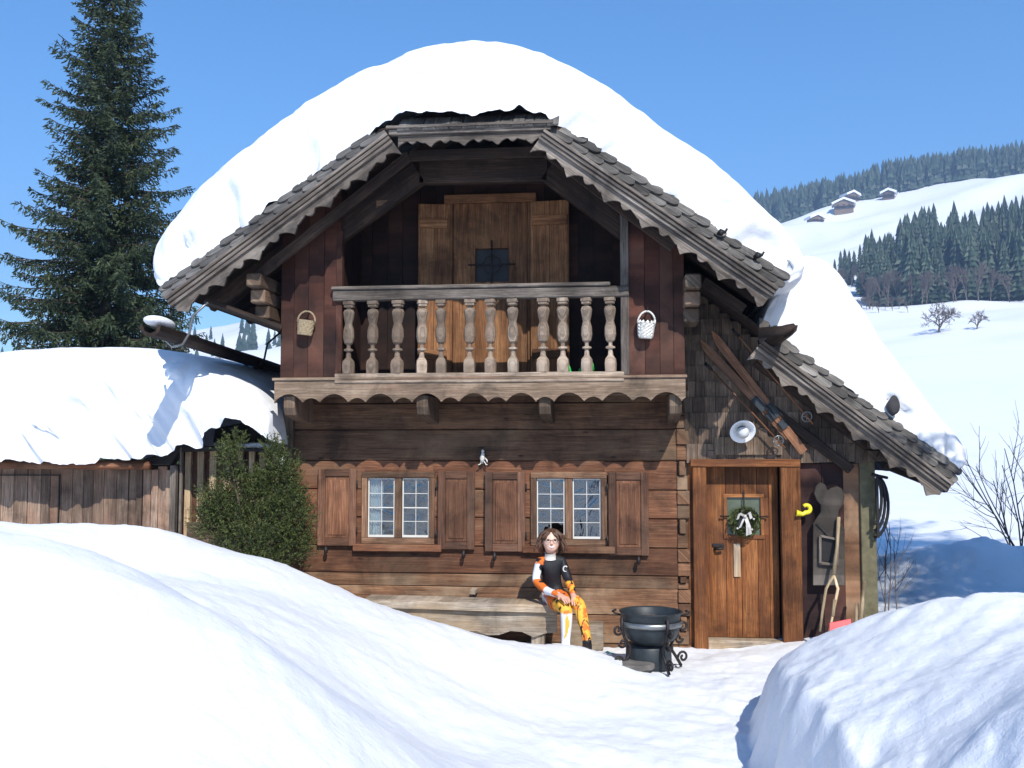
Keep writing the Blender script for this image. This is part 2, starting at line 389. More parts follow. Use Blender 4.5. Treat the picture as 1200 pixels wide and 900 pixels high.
# ------------------------------------------------ windows
def window(W, curtain, lab):
    x0, x1, z0, z1 = W; mb = MB(); t = .055
    fy0, fy1 = -.035, .1
    mb.box(x0, x1, fy0, fy1, z1 - .06, z1 + .0, 0); mb.box(x0, x1, fy0, fy1, z0 + .02, z0 + .08, 0)
    mb.box(x0, x0 + t, fy0 + .003, fy1, z0 + .08, z1 - .06, 2); mb.box(x1 - t, x1, fy0 + .003, fy1, z0 + .08, z1 - .06, 2)
    xm = (x0 + x1) / 2
    mb.box(xm - .035, xm + .035, fy0 + .012, fy1, z0 + .08, z1 - .06, 2)
    fr = H(mb, 'window', 'winframe', .004, label=lab)
    mb = MB(); mb.box(x0 - .075, x1 + .075, -.075, -.0, z0 - .05, z0 + .018, 0); H(mb, 'sill', 'log', .006, fr)
    for s, (a, b) in enumerate(((x0 + t, xm - .035), (xm + .035, x1 - t))):
        a += .004; b -= .004; c0 = z0 + .084; c1 = z1 - .064
        mb = MB(); w = .011
        mb.box(a, b, .0, .025, c0, c0 + .022, 0); mb.box(a, b, .0, .025, c1 - w, c1, 0)
        mb.box(a, a + w, .001, .025, c0 + .022, c1 - w, 2); mb.box(b - w, b, .001, .025, c0 + .022, c1 - w, 2)
        zm = (c0 + c1) / 2; mb.box(a + w, b - w, .002, .024, zm - .005, zm + .005, 0)
        for zz in ((c0 + .022 + zm) / 2, (c1 - w + zm) / 2): mb.box(a + w, b - w, .005, .02, zz - .0025, zz + .0025, 0)
        xx = (a + b) / 2; mb.box(xx - .0025, xx + .0025, .006, .019, c0 + .022, c1 - w, 2)
        H(mb, 'casement', 'white', 0, fr)
        mb = MB(); mb.box(a + .003, b - .003, .012, .015, c0 + .003, c1 - .003); H(mb, 'pane', 'glass', 0, fr)
    if curtain:
        a, b = x0 + t, x0 + t + .13; vs = []; n = 24
        for i in range(n + 1):
            x = lerp(a, b, i / n) ; 
            for z in (z0 + .08, (z0 + z1) / 2, z1 - .06): vs.append((x + .02 * (z - z0) * i / n, .05 + .012 * math.sin(i * 1.4), z))
        fs = [(i * 3 + j, i * 3 + 3 + j, i * 3 + 4 + j, i * 3 + 1 + j) for i in range(n) for j in range(2)]
        mb = MB(); mb.add(vs, fs, Z, .5, True); H(mb, 'curtain', 'cloth', 0, fr)
    mb = MB(); mb.box(x0 - .1, x1 + .1, .6, .62, z0 - .2, z1 + .2)
    mb.box(x0 - .1, x1 + .1, .2, .6, z0 - .22, z0 - .2); H(mb, 'room_backing', 'interior', 0, fr)
    return fr
window(W1, True, 'left ground-floor window with white curtain behind glass'); window(W2, False, 'right ground-floor window behind the seated person')
def shutter(u0, u1, v0, v1, latch_side, lab):
    x0, x1 = xof(u0), xof(u1); z1 = zof(v0); z0 = zof(v1); y0, y1 = -.062, -.025; t = .075
    mb = MB()
    mb.box(x0, x0 + t, y0, y1, z0, z1, 2); mb.box(x1 - t, x1, y0, y1, z0, z1, 2)
    mb.box(x0 + t, x1 - t, y0 + .002, y1, z1 - t, z1, 0); mb.box(x0 + t, x1 - t, y0 + .002, y1, z0, z0 + t, 0)
    sh = H(mb, 'shutter', 'shutter', .005, label=lab)
    mb = MB(); mb.box(x0 + t, x1 - t, y0 + .016, y1, z0 + t, z1 - t, 2); mb.box(x0 + t + .03, x1 - t - .03, y0 + .008, y0 + .0155, z0 + t + .03, z1 - t - .03, 2)
    H(mb, 'shutter_panel', 'shutter_panel', .004, sh)
    xl = x0 + .1 if latch_side < 0 else x1 - .1
    mb = MB(); mb.tube([(xl, -.02, z0 - .03), (xl, -.1, z0 - .03)], .008, 6); mb.lathe((xl, -.09, z0 - .085), [(.004, 0), (.022, .02), (.026, .05), (.01, .085)], 10, sx=.8)
    H(mb, 'latch', 'iron', 0, sh)
    xh = x1 + .01 if latch_side < 0 else x0 - .01
    for zz in (z0 + .15, z1 - .15): mb = MB(); mb.tube([(xh, y0 - .004, zz - .04), (xh, y0 - .004, zz + .04)], .009, 6); H(mb, 'hinge', 'iron', 0, sh)
shutter(374, 419, 550, 641, -1, 'outer left shutter'); shutter(514, 557, 552, 644, 1, 'shutter right of the left window')
shutter(569, 616, 553, 646, -1, 'shutter left of the right window'); shutter(713, 760, 553, 649, 1, 'shutter furthest right, next to the log ends')
# ------------------------------------------------ balcony
xb0, xb1 = P(323, 455, YB).x, P(803, 447, YB).x
zf1 = 2.52; zfb = 2.335
mb = MB(); mb.prism(scallop_poly((xb0, YB - .035, zf1), (xb1, YB - .035, zf1), -Z, zf1 - zfb + .025, .085, .44, 0), Y_, .035, X)
H(mb, 'balcony_fascia', 'fascia', 0)
mb = MB(); mb.box(xb0 - .02, xb1 + .015, YB - .055, YB + .03, zf1 + .002, zf1 + .03, 0, .8); H(mb, 'fascia_cap', 'fascia', .006)
mb = MB()
for i in range(5): mb.box(xb0 + .02, xb1 - .02, YB + .005 + i * .152, YB + .005 + i * .152 + .148, 2.40, 2.45, 0)
mb.box(xb0 + .02, xb1 - .02, YB + .77, 4.4, 2.42, 2.46, 0)
H(mb, 'balcony_floor', 'fascia', 0)
for u in (494, 638, 792, 338):
    x = xof(u, YB, 480); mb = MB()
    mb.prism([(x - .055, YB + .02, 2.27), (x - .055, YB + .06, 2.20), (x - .055, YB + .3, 2.16), (x - .055, .05, 2.12), (x - .055, .05, 2.38), (x - .055, YB + .02, 2.38)], X, .11, Y_)
    H(mb, 'joist_end', 'fascia', .006)
# railing
z_top1, z_top0, z_b1, z_b0 = zof(334, YB, 560), zof(354, YB, 560), zof(437, YB, 560), zof(449, YB, 560)
xr0, xr1 = P(391, 345, YB).x, P(737, 340, YB).x
mb = MB(); mb.box(xr0, xr1, YB - .045, YB + .045, z_top1 - .055 - .08, z_top1 - .035, 0, .35)
rail = H(mb, 'balcony_railing', 'grey', .008)
mb = MB(); mb.box(xr0 - .01, xr1 - .17, YB - .065, YB + .06, z_top1 - .034, z_top1, 0, .7); H(mb, 'handrail', 'grey', .008, rail)
mb = MB(); mb.box(xr0 + .03, xr1 - .05, YB - .05, YB + .05, z_b0 + .005, z_b1, 0, .95); H(mb, 'bottom_rail', 'balus', .006, rail)
bz0, bz1 = z_b1 + .002, z_top1 - .137
hb = bz1 - bz0
# flat sawn baluster outline with turned look
prof0 = [(.034, 0), (.036, .11), (.033, .17), (.017, .22), (.015, .27), (.013, .30), (.03, .315), (.03, .335), (.013, .35), (.013, .39), (.028, .42), (.036, .5), (.034, .60), (.024, .68), (.033, .78), (.037, .84), (.03, .88), (.014, .89), (.014, .905), (.03, .92), (.030, .95), (.036, .955), (.036, 1.0)]
prof = [(w * 1.5, t) for w, t in prof0]
def make_bal(r):
    mb = MB(); vs = []; fs = []; seg = 12
    for (w, t) in prof:
        for j in range(seg):
            an = 2 * math.pi * (j + .5) / seg; c, s_ = math.cos(an), math.sin(an); k = 1 / max(abs(c), abs(s_)); k = lerp(1, k, .55 if (t < .18 or t > .91) else .2)
            vs.append((w * k * c, w * k * s_ * .9, bz0 + t * hb))
    for i in range(len(prof) - 1):
        for j in range(seg):
            k = (j + 1) % seg; fs.append((i * seg + j, i * seg + k, (i + 1) * seg + k, (i + 1) * seg + j))
    mb.add(vs, fs, Z, r, False); return mb
for i, u in enumerate((408, 435, 462, 491, 520, 547, 575, 605, 633, 661, 690, 718)):
    b = H(make_bal(random.random()), 'baluster', 'balus', 0, rail); b.location = (P(u, 400, YB).x, YB, 0); b.rotation_euler = (0, random.uniform(-.015, .015), random.uniform(-.3, .3)); b.scale = (random.uniform(.94, 1.06),) * 2 + (1,)
# posts
mb = MB(); xp = P(732, 350, YB).x; mb.box(xp - .038, xp + .038, YB - .03, YB + .05, zf1 + .03, P(732, 236, YB).z, 2, .4); H(mb, 'support_post', 'grey', .006)
mb = MB(); xq = P(397, 350, YB).x; mb.box(xq - .03, xq + .03, YB - .0, YB + .07, zf1 + .03, P(397, 270, YB).z, 2, .5); H(mb, 'support_post', 'panel', .006)
# ------------------------------------------------ roof lines
TL0, TL1 = P(190, 335, YV), P(445, 145, YV); TR1, TR0 = P(650, 140, YV), P(920, 322, YV)
YLT = -.35
TS1, TS0 = P(903, 386, YLT), P(1123, 550, YLT)
def slope(a, b):  # a eave, b top
    d = (b - a).normalized(); n = V((-d.z, 0, d.x)); n = n if n.z > 0 else -n; return d, n
dL, nL = slope(TL0, TL1); dR, nR = slope(TR0, TR1); dS, nS = slope(TS0, TS1)
def zL(x): return TL0.z + (x - TL0.x) * (TL1.z - TL0.z) / (TL1.x - TL0.x)
def zR(x): return TR0.z + (x - TR0.x) * (TR1.z - TR0.z) / (TR1.x - TR0.x)
def zS(x): return TS0.z + (x - TS0.x) * (TS1.z - TS0.z) / (TS1.x - TS0.x)
xrg = (TR0.z - TL0.z + TL0.x * dL.z / dL.x - TR0.x * dR.z / dR.x) / (dL.z / dL.x - dR.z / dR.x); zrg = zL(xrg)
ZH = 4.79; xa = TL0.x + (ZH - TL0.z) / (dL.z / dL.x); xc = TR0.x + (ZH - TR0.z) / (dR.z / dR.x); yr = YV + .75
YE = 4.6
# boards of the deck: planks across the slope, seen from underneath
def deck(a, top_pt, y0, y1, n, name, mat='soffit'):
    mb = MB(); y = y0; d = (top_pt - a).normalized(); L = (top_pt - a).length
    while y < y1:
        w = min(random.uniform(.16, .24), y1 - y); c = a + d * (L / 2) - n * (.05 + .004 * random.random()); c.y = y + w / 2
        mb.obox(c, (d, Y_, n), (L / 2, w / 2 - .002, .02), 0); y += w
    return H(mb, name, mat, 0)
def at_y(p, y): return V((p.x, y, p.z))
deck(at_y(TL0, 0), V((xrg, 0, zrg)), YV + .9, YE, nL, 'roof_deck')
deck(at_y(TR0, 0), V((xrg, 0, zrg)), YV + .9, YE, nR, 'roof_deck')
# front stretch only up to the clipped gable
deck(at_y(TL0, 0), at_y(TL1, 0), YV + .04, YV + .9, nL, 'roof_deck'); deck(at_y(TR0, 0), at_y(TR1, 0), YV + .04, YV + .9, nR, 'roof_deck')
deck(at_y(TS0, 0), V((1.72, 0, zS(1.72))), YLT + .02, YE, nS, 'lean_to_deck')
mb = MB()
mb.prism([(xa, YV + .03, ZH - .03), (xc, YV + .03, ZH - .03), (xrg + .06, yr + .18, zrg), (xrg - .06, yr + .18, zrg)], V((0, .6, -.8)), .05, X); H(mb, 'hipped_roof_front', 'soffit', 0)
# shingle edge bands
def verge(a, b, n, yv, name, flipdir, rows=2):
    """a = eave end, b = upper end of the outer shingle line"""
    d = (a - b).normalized(); L = (a - b).length; mb = MB()
    w = (n * .15 + Y_ * .15)      # band direction, outer edge lies further back
    wn = w.normalized(); out = d.cross(wn); out = out if out.y < 0 else -out
    W_ = w.length
    pitch = .165; k = int(L / pitch) + 1
    for row in range(rows):
        for i in range(k):
            s0 = i * pitch + (pitch / 2 if row else 0); s1 = min(s0 + pitch * 1.55, L + .05)
            if s0 > L - .03: continue
            ww = W_ / rows * 1.12; off0 = W_ * (row / rows) * .98
            tl = random.uniform(-.008, .012)
            base = b + d * s0 - n * .145 + Y_ * (-.05) ; base = V((base.x, yv - .06, base.z)) + wn * off0
            base.z = (b + d * s0 - n * .145).z + (wn * off0).z; base.x = (b + d * s0 - n * .145).x + (wn * off0).x
            Ls = s1 - s0; pts = []
            tip = 7
            pts.append((0, 0)); 
            for j in range(tip + 1):
                t = j / tip; an = -math.pi / 2 + math.pi * t
                pts.append((Ls - .05 + .05 * math.cos(an) + random.uniform(-.004, .004), ww / 2 + ww / 2 * math.sin(an)))
            pts.append((0, ww))
            lift = .028 + random.uniform(-.006, .008) + row * .004
            P3 = [base + d * x + wn * y + out * (lift * (x / Ls) + .012 * row + tl * .3) for x, y in pts]
            mb.prism(P3, -out, .014, d)
    return H(mb, name, 'shingle', 0)
verge(TL0, TL1, nL, YV, 'verge_shingles', 1); verge(TR0, TR1, nR, YV, 'verge_shingles', 1); verge(TS0, TS1, nS, YLT, 'verge_shingles', 1)
def barge(a, b, n, yv, name, ext=.0):
    d = (a - b).normalized(); a2 = a + d * .02; mb = MB()
    p0, p1 = b - n * .155, a2 - n * .155
    for off, yy, th, hh, r in ((.0, -.085, .05, .028, .9), (.034, -.068, .05, .03, .45), (.066, -.055, .04, .03, .75)):
        q0, q1 = p0 - n * off, p1 - n * off; q0 = at_y(q0, yv + yy); q1 = at_y(q1, yv + yy)
        mb.beam(q0, q1, th, hh, Y_, r)
    o = H(mb, name, 'grey', .004)
    mb = MB(); q0 = at_y(b - n * .22, yv - .045); q1 = at_y(a + d * .0 - n * .22, yv - .045)
    mb.prism(scallop_poly(q0, q1, -n, .15, .085, .40, 1), Y_, .028, d)
    mb2 = H(mb, 'scalloped_trim', 'grey', 0, o); return o
barge(TL0, TL1, nL, YV, 'bargeboard'); barge(TR0, TR1, nR, YV, 'bargeboard'); barge(TS0, TS1, nS, YLT, 'bargeboard')
# horizontal board across the clipped gable
mb = MB(); xh0, xh1 = P(468, 160, YV).x, P(642, 158, YV).x; zh = P(560, 152, YV).z
mb.box(xh0 - .08, xh1 + .03, YV - .08, YV - .02, zh - .045, zh, 0, .8); mb.box(xh0 - .1, xh1 + .05, YV - .11, YV - .02, zh + .003, zh + .03, 0, .4)
o = H(mb, 'gable_board', 'grey', .004)
mb = MB(); mb.prism(scallop_poly((xh0, YV - .05, zh - .048), (xh1, YV - .05, zh - .048), -Z, .11, .06, .3, 1), Y_, .028, X); H(mb, 'scalloped_trim', 'grey', 0, o)
mb = MB()   # shingle ends under the snow on the clipped gable
x = xh0 + .0
while x < xh1 + .02:
    w = random.uniform(.08, .13); mb.obox((x + w / 2, YV + .0, zh + .07), (X, V((0, .78, .62)), V((0, -.62, .78))), (w / 2 - .004, .13, .008), 1); x += w
H(mb, 'eave_shingles', 'shingle', 0)
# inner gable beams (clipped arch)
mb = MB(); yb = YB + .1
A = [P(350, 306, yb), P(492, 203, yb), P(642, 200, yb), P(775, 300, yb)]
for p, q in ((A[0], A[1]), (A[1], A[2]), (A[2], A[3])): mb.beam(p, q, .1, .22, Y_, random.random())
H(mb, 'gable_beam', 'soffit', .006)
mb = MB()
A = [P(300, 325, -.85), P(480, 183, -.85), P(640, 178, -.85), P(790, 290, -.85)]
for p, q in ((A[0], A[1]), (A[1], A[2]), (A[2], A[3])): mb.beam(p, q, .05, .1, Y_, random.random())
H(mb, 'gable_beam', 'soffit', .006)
# gable wall boards (flanks) with sloping tops
def boards(x0, x1, y, z0, ztop, mat, name, th=.03, w=.14, label=None, par=None):
    mb = MB(); x = x0
    while x < x1 - .01:
        ww = min(w * random.uniform(.8, 1.2), x1 - x)
        if x1 - x - ww < .04: ww = x1 - x
        dy = random.uniform(0, .006); g_ = .002
        mb.prism([(x + g_, y + dy, z0), (x + ww - g_, y + dy, z0), (x + ww - g_, y + dy, ztop(x + ww)), (x + g_, y + dy, ztop(x))], Y_, th, Z); x += ww
    xs_ = list(np.linspace(x0 + .004, x1 - .004, 12)); mb.prism([(x0 + .004, y + th - .006, z0), (x1 - .004, y + th - .006, z0)] + [(q, y + th - .006, ztop(q) - .005) for q in xs_[::-1]], Y_, .012, Z, .1)
    return H(mb, name, mat, 0, par, label)
xp0, xp1 = P(328, 440, YB).x, P(398, 440, YB).x; xp2, xp3 = P(737, 440, YB).x, P(803, 440, YB).x
zt = lambda x: min(zL(x), zR(x), 5.0) - .09
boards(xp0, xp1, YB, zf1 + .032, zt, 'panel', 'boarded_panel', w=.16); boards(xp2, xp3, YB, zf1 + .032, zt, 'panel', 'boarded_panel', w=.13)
# loggia back wall, vertical boards in a shade-darkened colour, with door
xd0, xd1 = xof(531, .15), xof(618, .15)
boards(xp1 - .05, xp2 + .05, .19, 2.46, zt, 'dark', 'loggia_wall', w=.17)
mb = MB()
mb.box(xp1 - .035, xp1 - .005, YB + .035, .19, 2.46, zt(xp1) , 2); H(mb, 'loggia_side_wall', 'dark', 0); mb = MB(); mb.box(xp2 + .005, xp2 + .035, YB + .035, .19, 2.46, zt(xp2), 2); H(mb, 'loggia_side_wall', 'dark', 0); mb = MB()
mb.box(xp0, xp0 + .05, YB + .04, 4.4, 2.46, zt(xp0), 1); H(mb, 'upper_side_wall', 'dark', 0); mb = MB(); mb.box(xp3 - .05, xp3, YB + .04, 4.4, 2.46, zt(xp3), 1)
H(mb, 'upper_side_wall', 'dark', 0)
# loggia door: wide frame, panel with barred opening, two open leaves
yd = .13
x0, x1 = P(531, 300, yd).x, P(618, 300, yd).x; zt_, zb_ = P(575, 238, yd).z, 2.47
bx0, bx1, bz0_, bz1_ = P(557, 300, yd).x, P(596, 300, yd).x, P(575, 330, yd).z, P(575, 291, yd).z
mb = MB()
mb.box(x0, bx0, yd, yd + .045, zb_, zt_, 2); mb.box(bx1, x1, yd, yd + .045, zb_, zt_, 2); mb.box(bx0, bx1, yd + .002, yd + .045, bz1_, zt_, 2); mb.box(bx0, bx1, yd + .002, yd + .045, zb_, bz0_, 2)
ld = H(mb, 'loggia_door', 'loggia_door', .004)
mb = MB(); mb.box(x0 - .09, x1 + .09, yd - .03, yd + .05, zt_, zt_ + .09, 0); mb.box(x0 - .09, x0 - .003, yd - .02, yd + .05, zb_, zt_, 2); mb.box(x1 + .003, x1 + .07, yd - .02, yd + .05, zb_, zt_, 2); H(mb, 'door_frame', 'loggia_door', .004, ld)
mb = MB(); mb.box(bx0, bx1, yd + .046, yd + .05, bz0_, bz1_); H(mb, 'dark_opening', 'black', 0, ld)
mb = MB(); mx, mz = (bx0 + bx1) / 2, (bz0_ + bz1_) / 2
mb.tube([(mx, yd - .012, bz0_ - .05), (mx, yd - .012, bz1_ + .08)], .007, 6); mb.tube([(bx0 - .07, yd - .02, mz), (bx1 + .07, yd - .02, mz)], .007, 6)
ring = [(mx + .09 * math.cos(a), yd - .016, mz + .09 * math.sin(a)) for a in np.linspace(0, 2 * math.pi, 20)]; mb.tube(ring, .006, 6)
H(mb, 'window_bars', 'iron', 0, ld)
for (ua, ub, ya, yb_) in ((490, 527, .06, .12), (622, 667, .09, .05)):
    pa, pb = P(ua, 300, ya), P(ub, 300, yb_); d = (pb - pa); d.z = 0; L = d.length; d.normalize(); nn = V((-d.y, d.x, 0)); ztp = P(500, 240, .1).z
    mb = MB(); c = (pa + pb) / 2
    zlo = 2.62
    for k in range(2): mb.obox((c.x + d.x * L * (k - .5) / 2, c.y + d.y * L * (k - .5) / 2, (ztp + zlo) / 2), (d, nn, Z), (L / 4 - .001, .014, (ztp - zlo) / 2), 2)
    lf = H(mb, 'door_leaf', 'loggia_door', .003); [H((lambda q: (q.obox((c.x, c.y - .03, zz), (d, nn, Z), (L / 2 - .02, .012, .05), 0), q)[1])(MB()), 'batten', 'loggia_door', .003, lf) for zz in (ztp - .2, zlo + .2)]
# purlin ends & brackets under eaves
def bracket(x, z, y0, sgn, name='purlin_bracket'):
    mb = MB()
    for k, (yy, hh) in enumerate(((y0, .13), (y0 + .12, .13), (y0 + .24, .13))):
        zc = z - k * .135; mb.box(x - .07, x + .07, yy, YB + .3, zc - .063, zc + .063, 1)
    H(mb, name, 'fascia', .012)
bracket(P(298, 330, -.95).x, P(298, 328, -.95).z, -.98, 1); bracket(P(812, 335, -.9).x, P(812, 330, -.9).z, -.95, 1)
# eave rafters under left and right overhang
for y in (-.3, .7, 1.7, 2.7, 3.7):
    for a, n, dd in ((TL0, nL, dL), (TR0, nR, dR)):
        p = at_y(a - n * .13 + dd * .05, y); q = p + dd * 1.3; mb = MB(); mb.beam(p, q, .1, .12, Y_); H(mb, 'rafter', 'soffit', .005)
mb = MB(); mb.beam(P(240, 352, -.9), P(330, 385, -.62), .04, .2, Z); H(mb, 'eave_brace', 'soffit', .005)
mb = MB(); d_ = dR
p = at_y(TR0 - nR * .36 + dR * .1, -.62); mb.beam(p, p + dR * .45, .06, .1, Y_); H(mb, 'eave_brace', 'soffit', .005)
# rear gable closing
mb = MB(); mb.prism([(XL, 4.4, 2.4), (XD, 4.4, .0), (XD, 4.4, 1.9), (1.7, 4.4, 3.2), (xrg, 4.4, zrg - .1), (XL - .2, 4.4, 3.7)], Y_, .05, Z); H(mb, 'rear_gable', 'dark', 0)
# ------------------------------------------------ gutters
def gutter(p0, p1, r0, r1, lab):
    n = 14; seg = 12; vs = []; fs = []
    p0 = V(p0); p1 = V(p1); d = (p1 - p0).normalized(); sx = d.cross(Z).normalized(); uu = sx.cross(d)
    for i in range(n + 1):
        c = lerp(p0, p1, i / n) + uu * .01 * noise.noise(V((i * .4, 3, r0))); r = lerp(r0, r1, i / n)
        for j in range(seg):       # outer half then inner half
            if j < 7: an = math.pi + math.pi * j / 6; k = 1
            else: an = 2 * math.pi - math.pi * (j - 7) / 4; k = .72
            vs.append(c + (sx * math.cos(an) + uu * math.sin(an)) * r * k)
    for i in range(n):
        for j in range(seg):
            k = (j + 1) % seg; fs.append((i * seg + j, i * seg + k, (i + 1) * seg + k, (i + 1) * seg + j))
    fs.append([j for j in range(seg)]); fs.append([n * seg + j for j in range(seg - 1, -1, -1)])
    mb = MB(); mb.add(vs, fs, d, .3, False); return H(mb, 'log_gutter', 'soffit', 0, label=lab)
gp = P(176, 381, -1.55); ge = V((gp.x + .02, 4.6, gp.z - .15))
gL = gutter(gp, ge, .1, .09, 'hollowed log gutter under the left eave')
for yy in (-1.05, .9):
    t_ = (yy - gp.y) / (4.6 + 1.55); c = lerp(gp, ge, t_); mb = MB()
    mb.tube([c + V((-.13, 0, .05)), c + V((-.11, 0, -.05)), c + V((-.03, 0, -.12)), c + V((.07, 0, -.1)), c + V((.13, 0, 0)), c + V((.16, 0, .16)), c + V((.3, 0, .28))], .013, 6); H(mb, 'gutter_hook', 'metal' if yy < 0 else 'iron', 0, gL)
gr_ = P(905, 383, -.98)
gR = gutter(gr_ + V((.1, -.1, .0)), V((gr_.x + .1, 4.6, gr_.z - .1)), .1, .09, 'log gutter stub under the right eave')
mb = MB(); c = gr_
mb.tube([c + V((.17, -.12, -.0)), c + V((.15, -.12, -.015)), c + V((.11, -.12, -.03)), c + V((.07, -.12, -.05)), c + V((-.12, -.05, -.06))], [.022, .036, .045, .055, .06], 8, flat=.6); H(mb, 'gutter_spout', 'soffit', 0, gR)
mb = MB(); mb.prism([P(890, 372, -.95), P(902, 378, -.95), P(898, 398, -.95), P(890, 402, -.95)], Y_, .02, Z); H(mb, 'hanging_slat', 'grey', 0, gR)
# ------------------------------------------------ lean-to
YT = .02
def X0(u, v=640): return P(u, v, YT).x
def Z0(v, u=880): return P(u, v, YT).z
zs = Z0(541, 900)
boards(1.70, X0(826), YT, -.1, lambda x: zs, 'door', 'door_jamb_boards', w=.16)
boards(X0(936), X0(990), YT + .02, -.1, lambda x: zs - .02, 'purple', 'lean_to_wall', w=.2); boards(X0(990), X0(1009), YT + .015, -.1, lambda x: zs - .02, 'loglow', 'lean_to_wall', w=.3)
mb = MB(); mb.box(X0(1009), X0(1027), YT - .02, YT + .12, -.1, P(1018, 520, YT).z, 2, .5); H(mb, 'corner_post', plain('mossy_post', (.13, .115, .065), .9, var=.35, scale=12), .006)
mb = MB(); mb.box(3.36, 3.40, .14, 4.4, -.1, 1.9, 1); H(mb, 'lean_to_side_wall', 'dark', 0)
# door surround
mb = MB(); xj0, xj1, xj2, xj3 = X0(812), X0(828), X0(915), X0(938)
mb.box(xj0, xj1, YT - .07, YT - .003, -.02, Z0(541), 2, .5); mb.box(xj2, xj3, YT - .07, YT + .015, -.02, Z0(541), 2, .35)
ds = H(mb, 'door_frame', 'door', .006)
mb = MB(); mb.box(xj0 - .02, xj3, YT - .085, YT - .005, Z0(547), Z0(538), 0, .5); H(mb, 'lintel', 'door', .006, ds)
mb = MB(); mb.box(xj1, xj2, YT - .05, YT + .16, -.02, Z0(750), 0, .95); H(mb, 'threshold', 'bench', .006, ds)
yq = YT + .1   # recessed leaf
xq0, xq1 = xj1 + .003, xj2 - .003; zq0, zq1 = Z0(750) + .004, Z0(536)
gx0, gx1, gz0, gz1 = P(852, 600, yq).x, P(891, 600, yq).x, P(870, 627, yq).z, P(870, 583, yq).z
mb = MB(); bw = [xq0, P(866, 600, yq).x, P(894, 600, yq).x, xq1]
def leafpiece(a, b, c, d): 
    if b - a > .005 and d - c > .005: mb.box(a + .0015, b - .0015, yq, yq + .04, c, d, 2)
xs = [xq0, xq0 + .19, gx0 + .13, gx1 - .03, gx1 + .08, xq1]
for a, b in zip(xs[:-1], xs[1:]):
    if b <= gx0 or a >= gx1: leafpiece(a, b, zq0, zq1)
    else:
        leafpiece(a, b, zq0, gz0 - .0); leafpiece(a, b, gz1, zq1)
        if a < gx0: leafpiece(a, gx0, gz0, gz1)
        if b > gx1: leafpiece(gx1, b, gz0, gz1)
dr = H(mb, 'front_door', 'door', .003)
mb = MB(); f_ = .035
mb.box(gx0 - f_, gx1 + f_, yq - .014, yq - .001, gz1, gz1 + f_, 0, .9); mb.box(gx0 - f_, gx1 + f_, yq - .014, yq - .001, gz0 - f_, gz0, 0, .9); mb.box(gx0 - f_, gx0, yq - .013, yq - .001, gz0, gz1, 2, .9); mb.box(gx1, gx1 + f_, yq - .013, yq - .001, gz0, gz1, 2, .9)
H(mb, 'window_surround', 'door', .002, dr)
mb = MB(); mb.box(gx0, gx1, yq + .012, yq + .018, gz0, gz1); H(mb, 'door_pane', 'greenglass', 0, dr)
mb = MB(); mx = (gx0 + gx1) / 2; mz = (gz0 + gz1) / 2; mb.tube([(mx, yq - .03, mz - .1), (mx, yq - .03, gz1 + .07)], .007, 6); mb.tube([(gx0 - .06, yq - .035, mz), (gx1 + .06, yq - .035, mz)], .007, 6)
for e in (gx0 - .06, gx1 + .06): mb.ball((e, yq - .035, mz), .012, 6, 4)
H(mb, 'window_bars', 'iron', 0, dr)
hx, hz_ = P(841, 643, yq).x, P(841, 643, yq).z
mb = MB(); mb.tube([(hx - .03, yq - .01, hz_), (hx, yq - .05, hz_), (hx + .05, yq - .05, hz_ + .01)], .013, 7); mb.box(hx - .05, hx + .06, yq - .012, yq - .001, hz_ + .02, hz_ + .05, 0); H(mb, 'door_handle', 'iron', 0, dr)
sx_, = (P(863, 640, yq).x,); mb = MB(); mb.box(sx_ - .03, sx_ + .035, yq - .016, yq - .001, P(863, 676, yq).z, P(863, 637, yq).z, 2, .9); H(mb, 'door_patch', 'bench', .003, dr)
mb = MB(); mb.box(xj0, xj3, YT + .35, YT + .4, -.1, zs); mb.box(1.7, 3.36, .15, .17, -.1, 0); H(mb, 'lean_to_inner_wall', 'interior', 0)
# light boards above lintel + shingled gable above
mb = MB(); z1_, z0_ = P(880, 512, YT).z, P(880, 533, YT).z; x = X0(838); 
while x < X0(912):
    w = random.uniform(.07, .12); mb.box(x, x + w - .003, YT - .075 + random.uniform(0, .008), YT - .055, z0_, z1_, 2); x += w
H(mb, 'lintel_shingles', 'fascia', .002)
mb = MB(); zb = Z0(541); row = 0; z = zb + .0
while z < 3.35:
    x = 1.65 + (random.random() * .04); 
    while x < 3.38:
        w = random.uniform(.07, .13); top = min(z + .17, zS(x + w / 2) - .1)
        if x + w > 3.42: w = 3.42 - x
        if top > z + .04 and w > .03:
            zz = z - random.uniform(0, .015); 
            mb.obox((x + w / 2, YT - .03 - .006, (zz + top) / 2), (X, V((0, 1, .09)), V((0, -.09, 1))), (w / 2 - .002, .008, (top - zz) / 2), 2)
        x += w
    z += .15; row += 1
H(mb, 'gable_shingles', 'shingwall', 0)
mb = MB(); mb.prism([(1.58, YT - .012, zb - .02), (3.40, YT - .012, zb - .02), (3.40, YT - .012, zS(3.40) - .09), (1.58, YT - .012, zS(1.62) - .09)], Y_, .03, X); H(mb, 'gable_backing', 'dark', 0)
mb = MB()   # rafters of the lean-to on the gable and purlin end
for off in (.28, .55): 
    p = at_y(TS0 - nS * off + dS * (.35 + off * .6), YT - .09); mb.beam(p, p + dS * (1.75 - off), .06, .09, Y_)
H(mb, 'lean_to_rafter', 'soffit', .006)
mb = MB(); q = P(1030, 520, -.25); mb.box(q.x - .07, q.x + .07, -.3, .1, q.z - .05, q.z + .05, 1); mb.box(q.x - .09, q.x + .05, -.2, .1, q.z - .16, q.z - .06, 1); H(mb, 'purlin_end', 'fascia', .008)
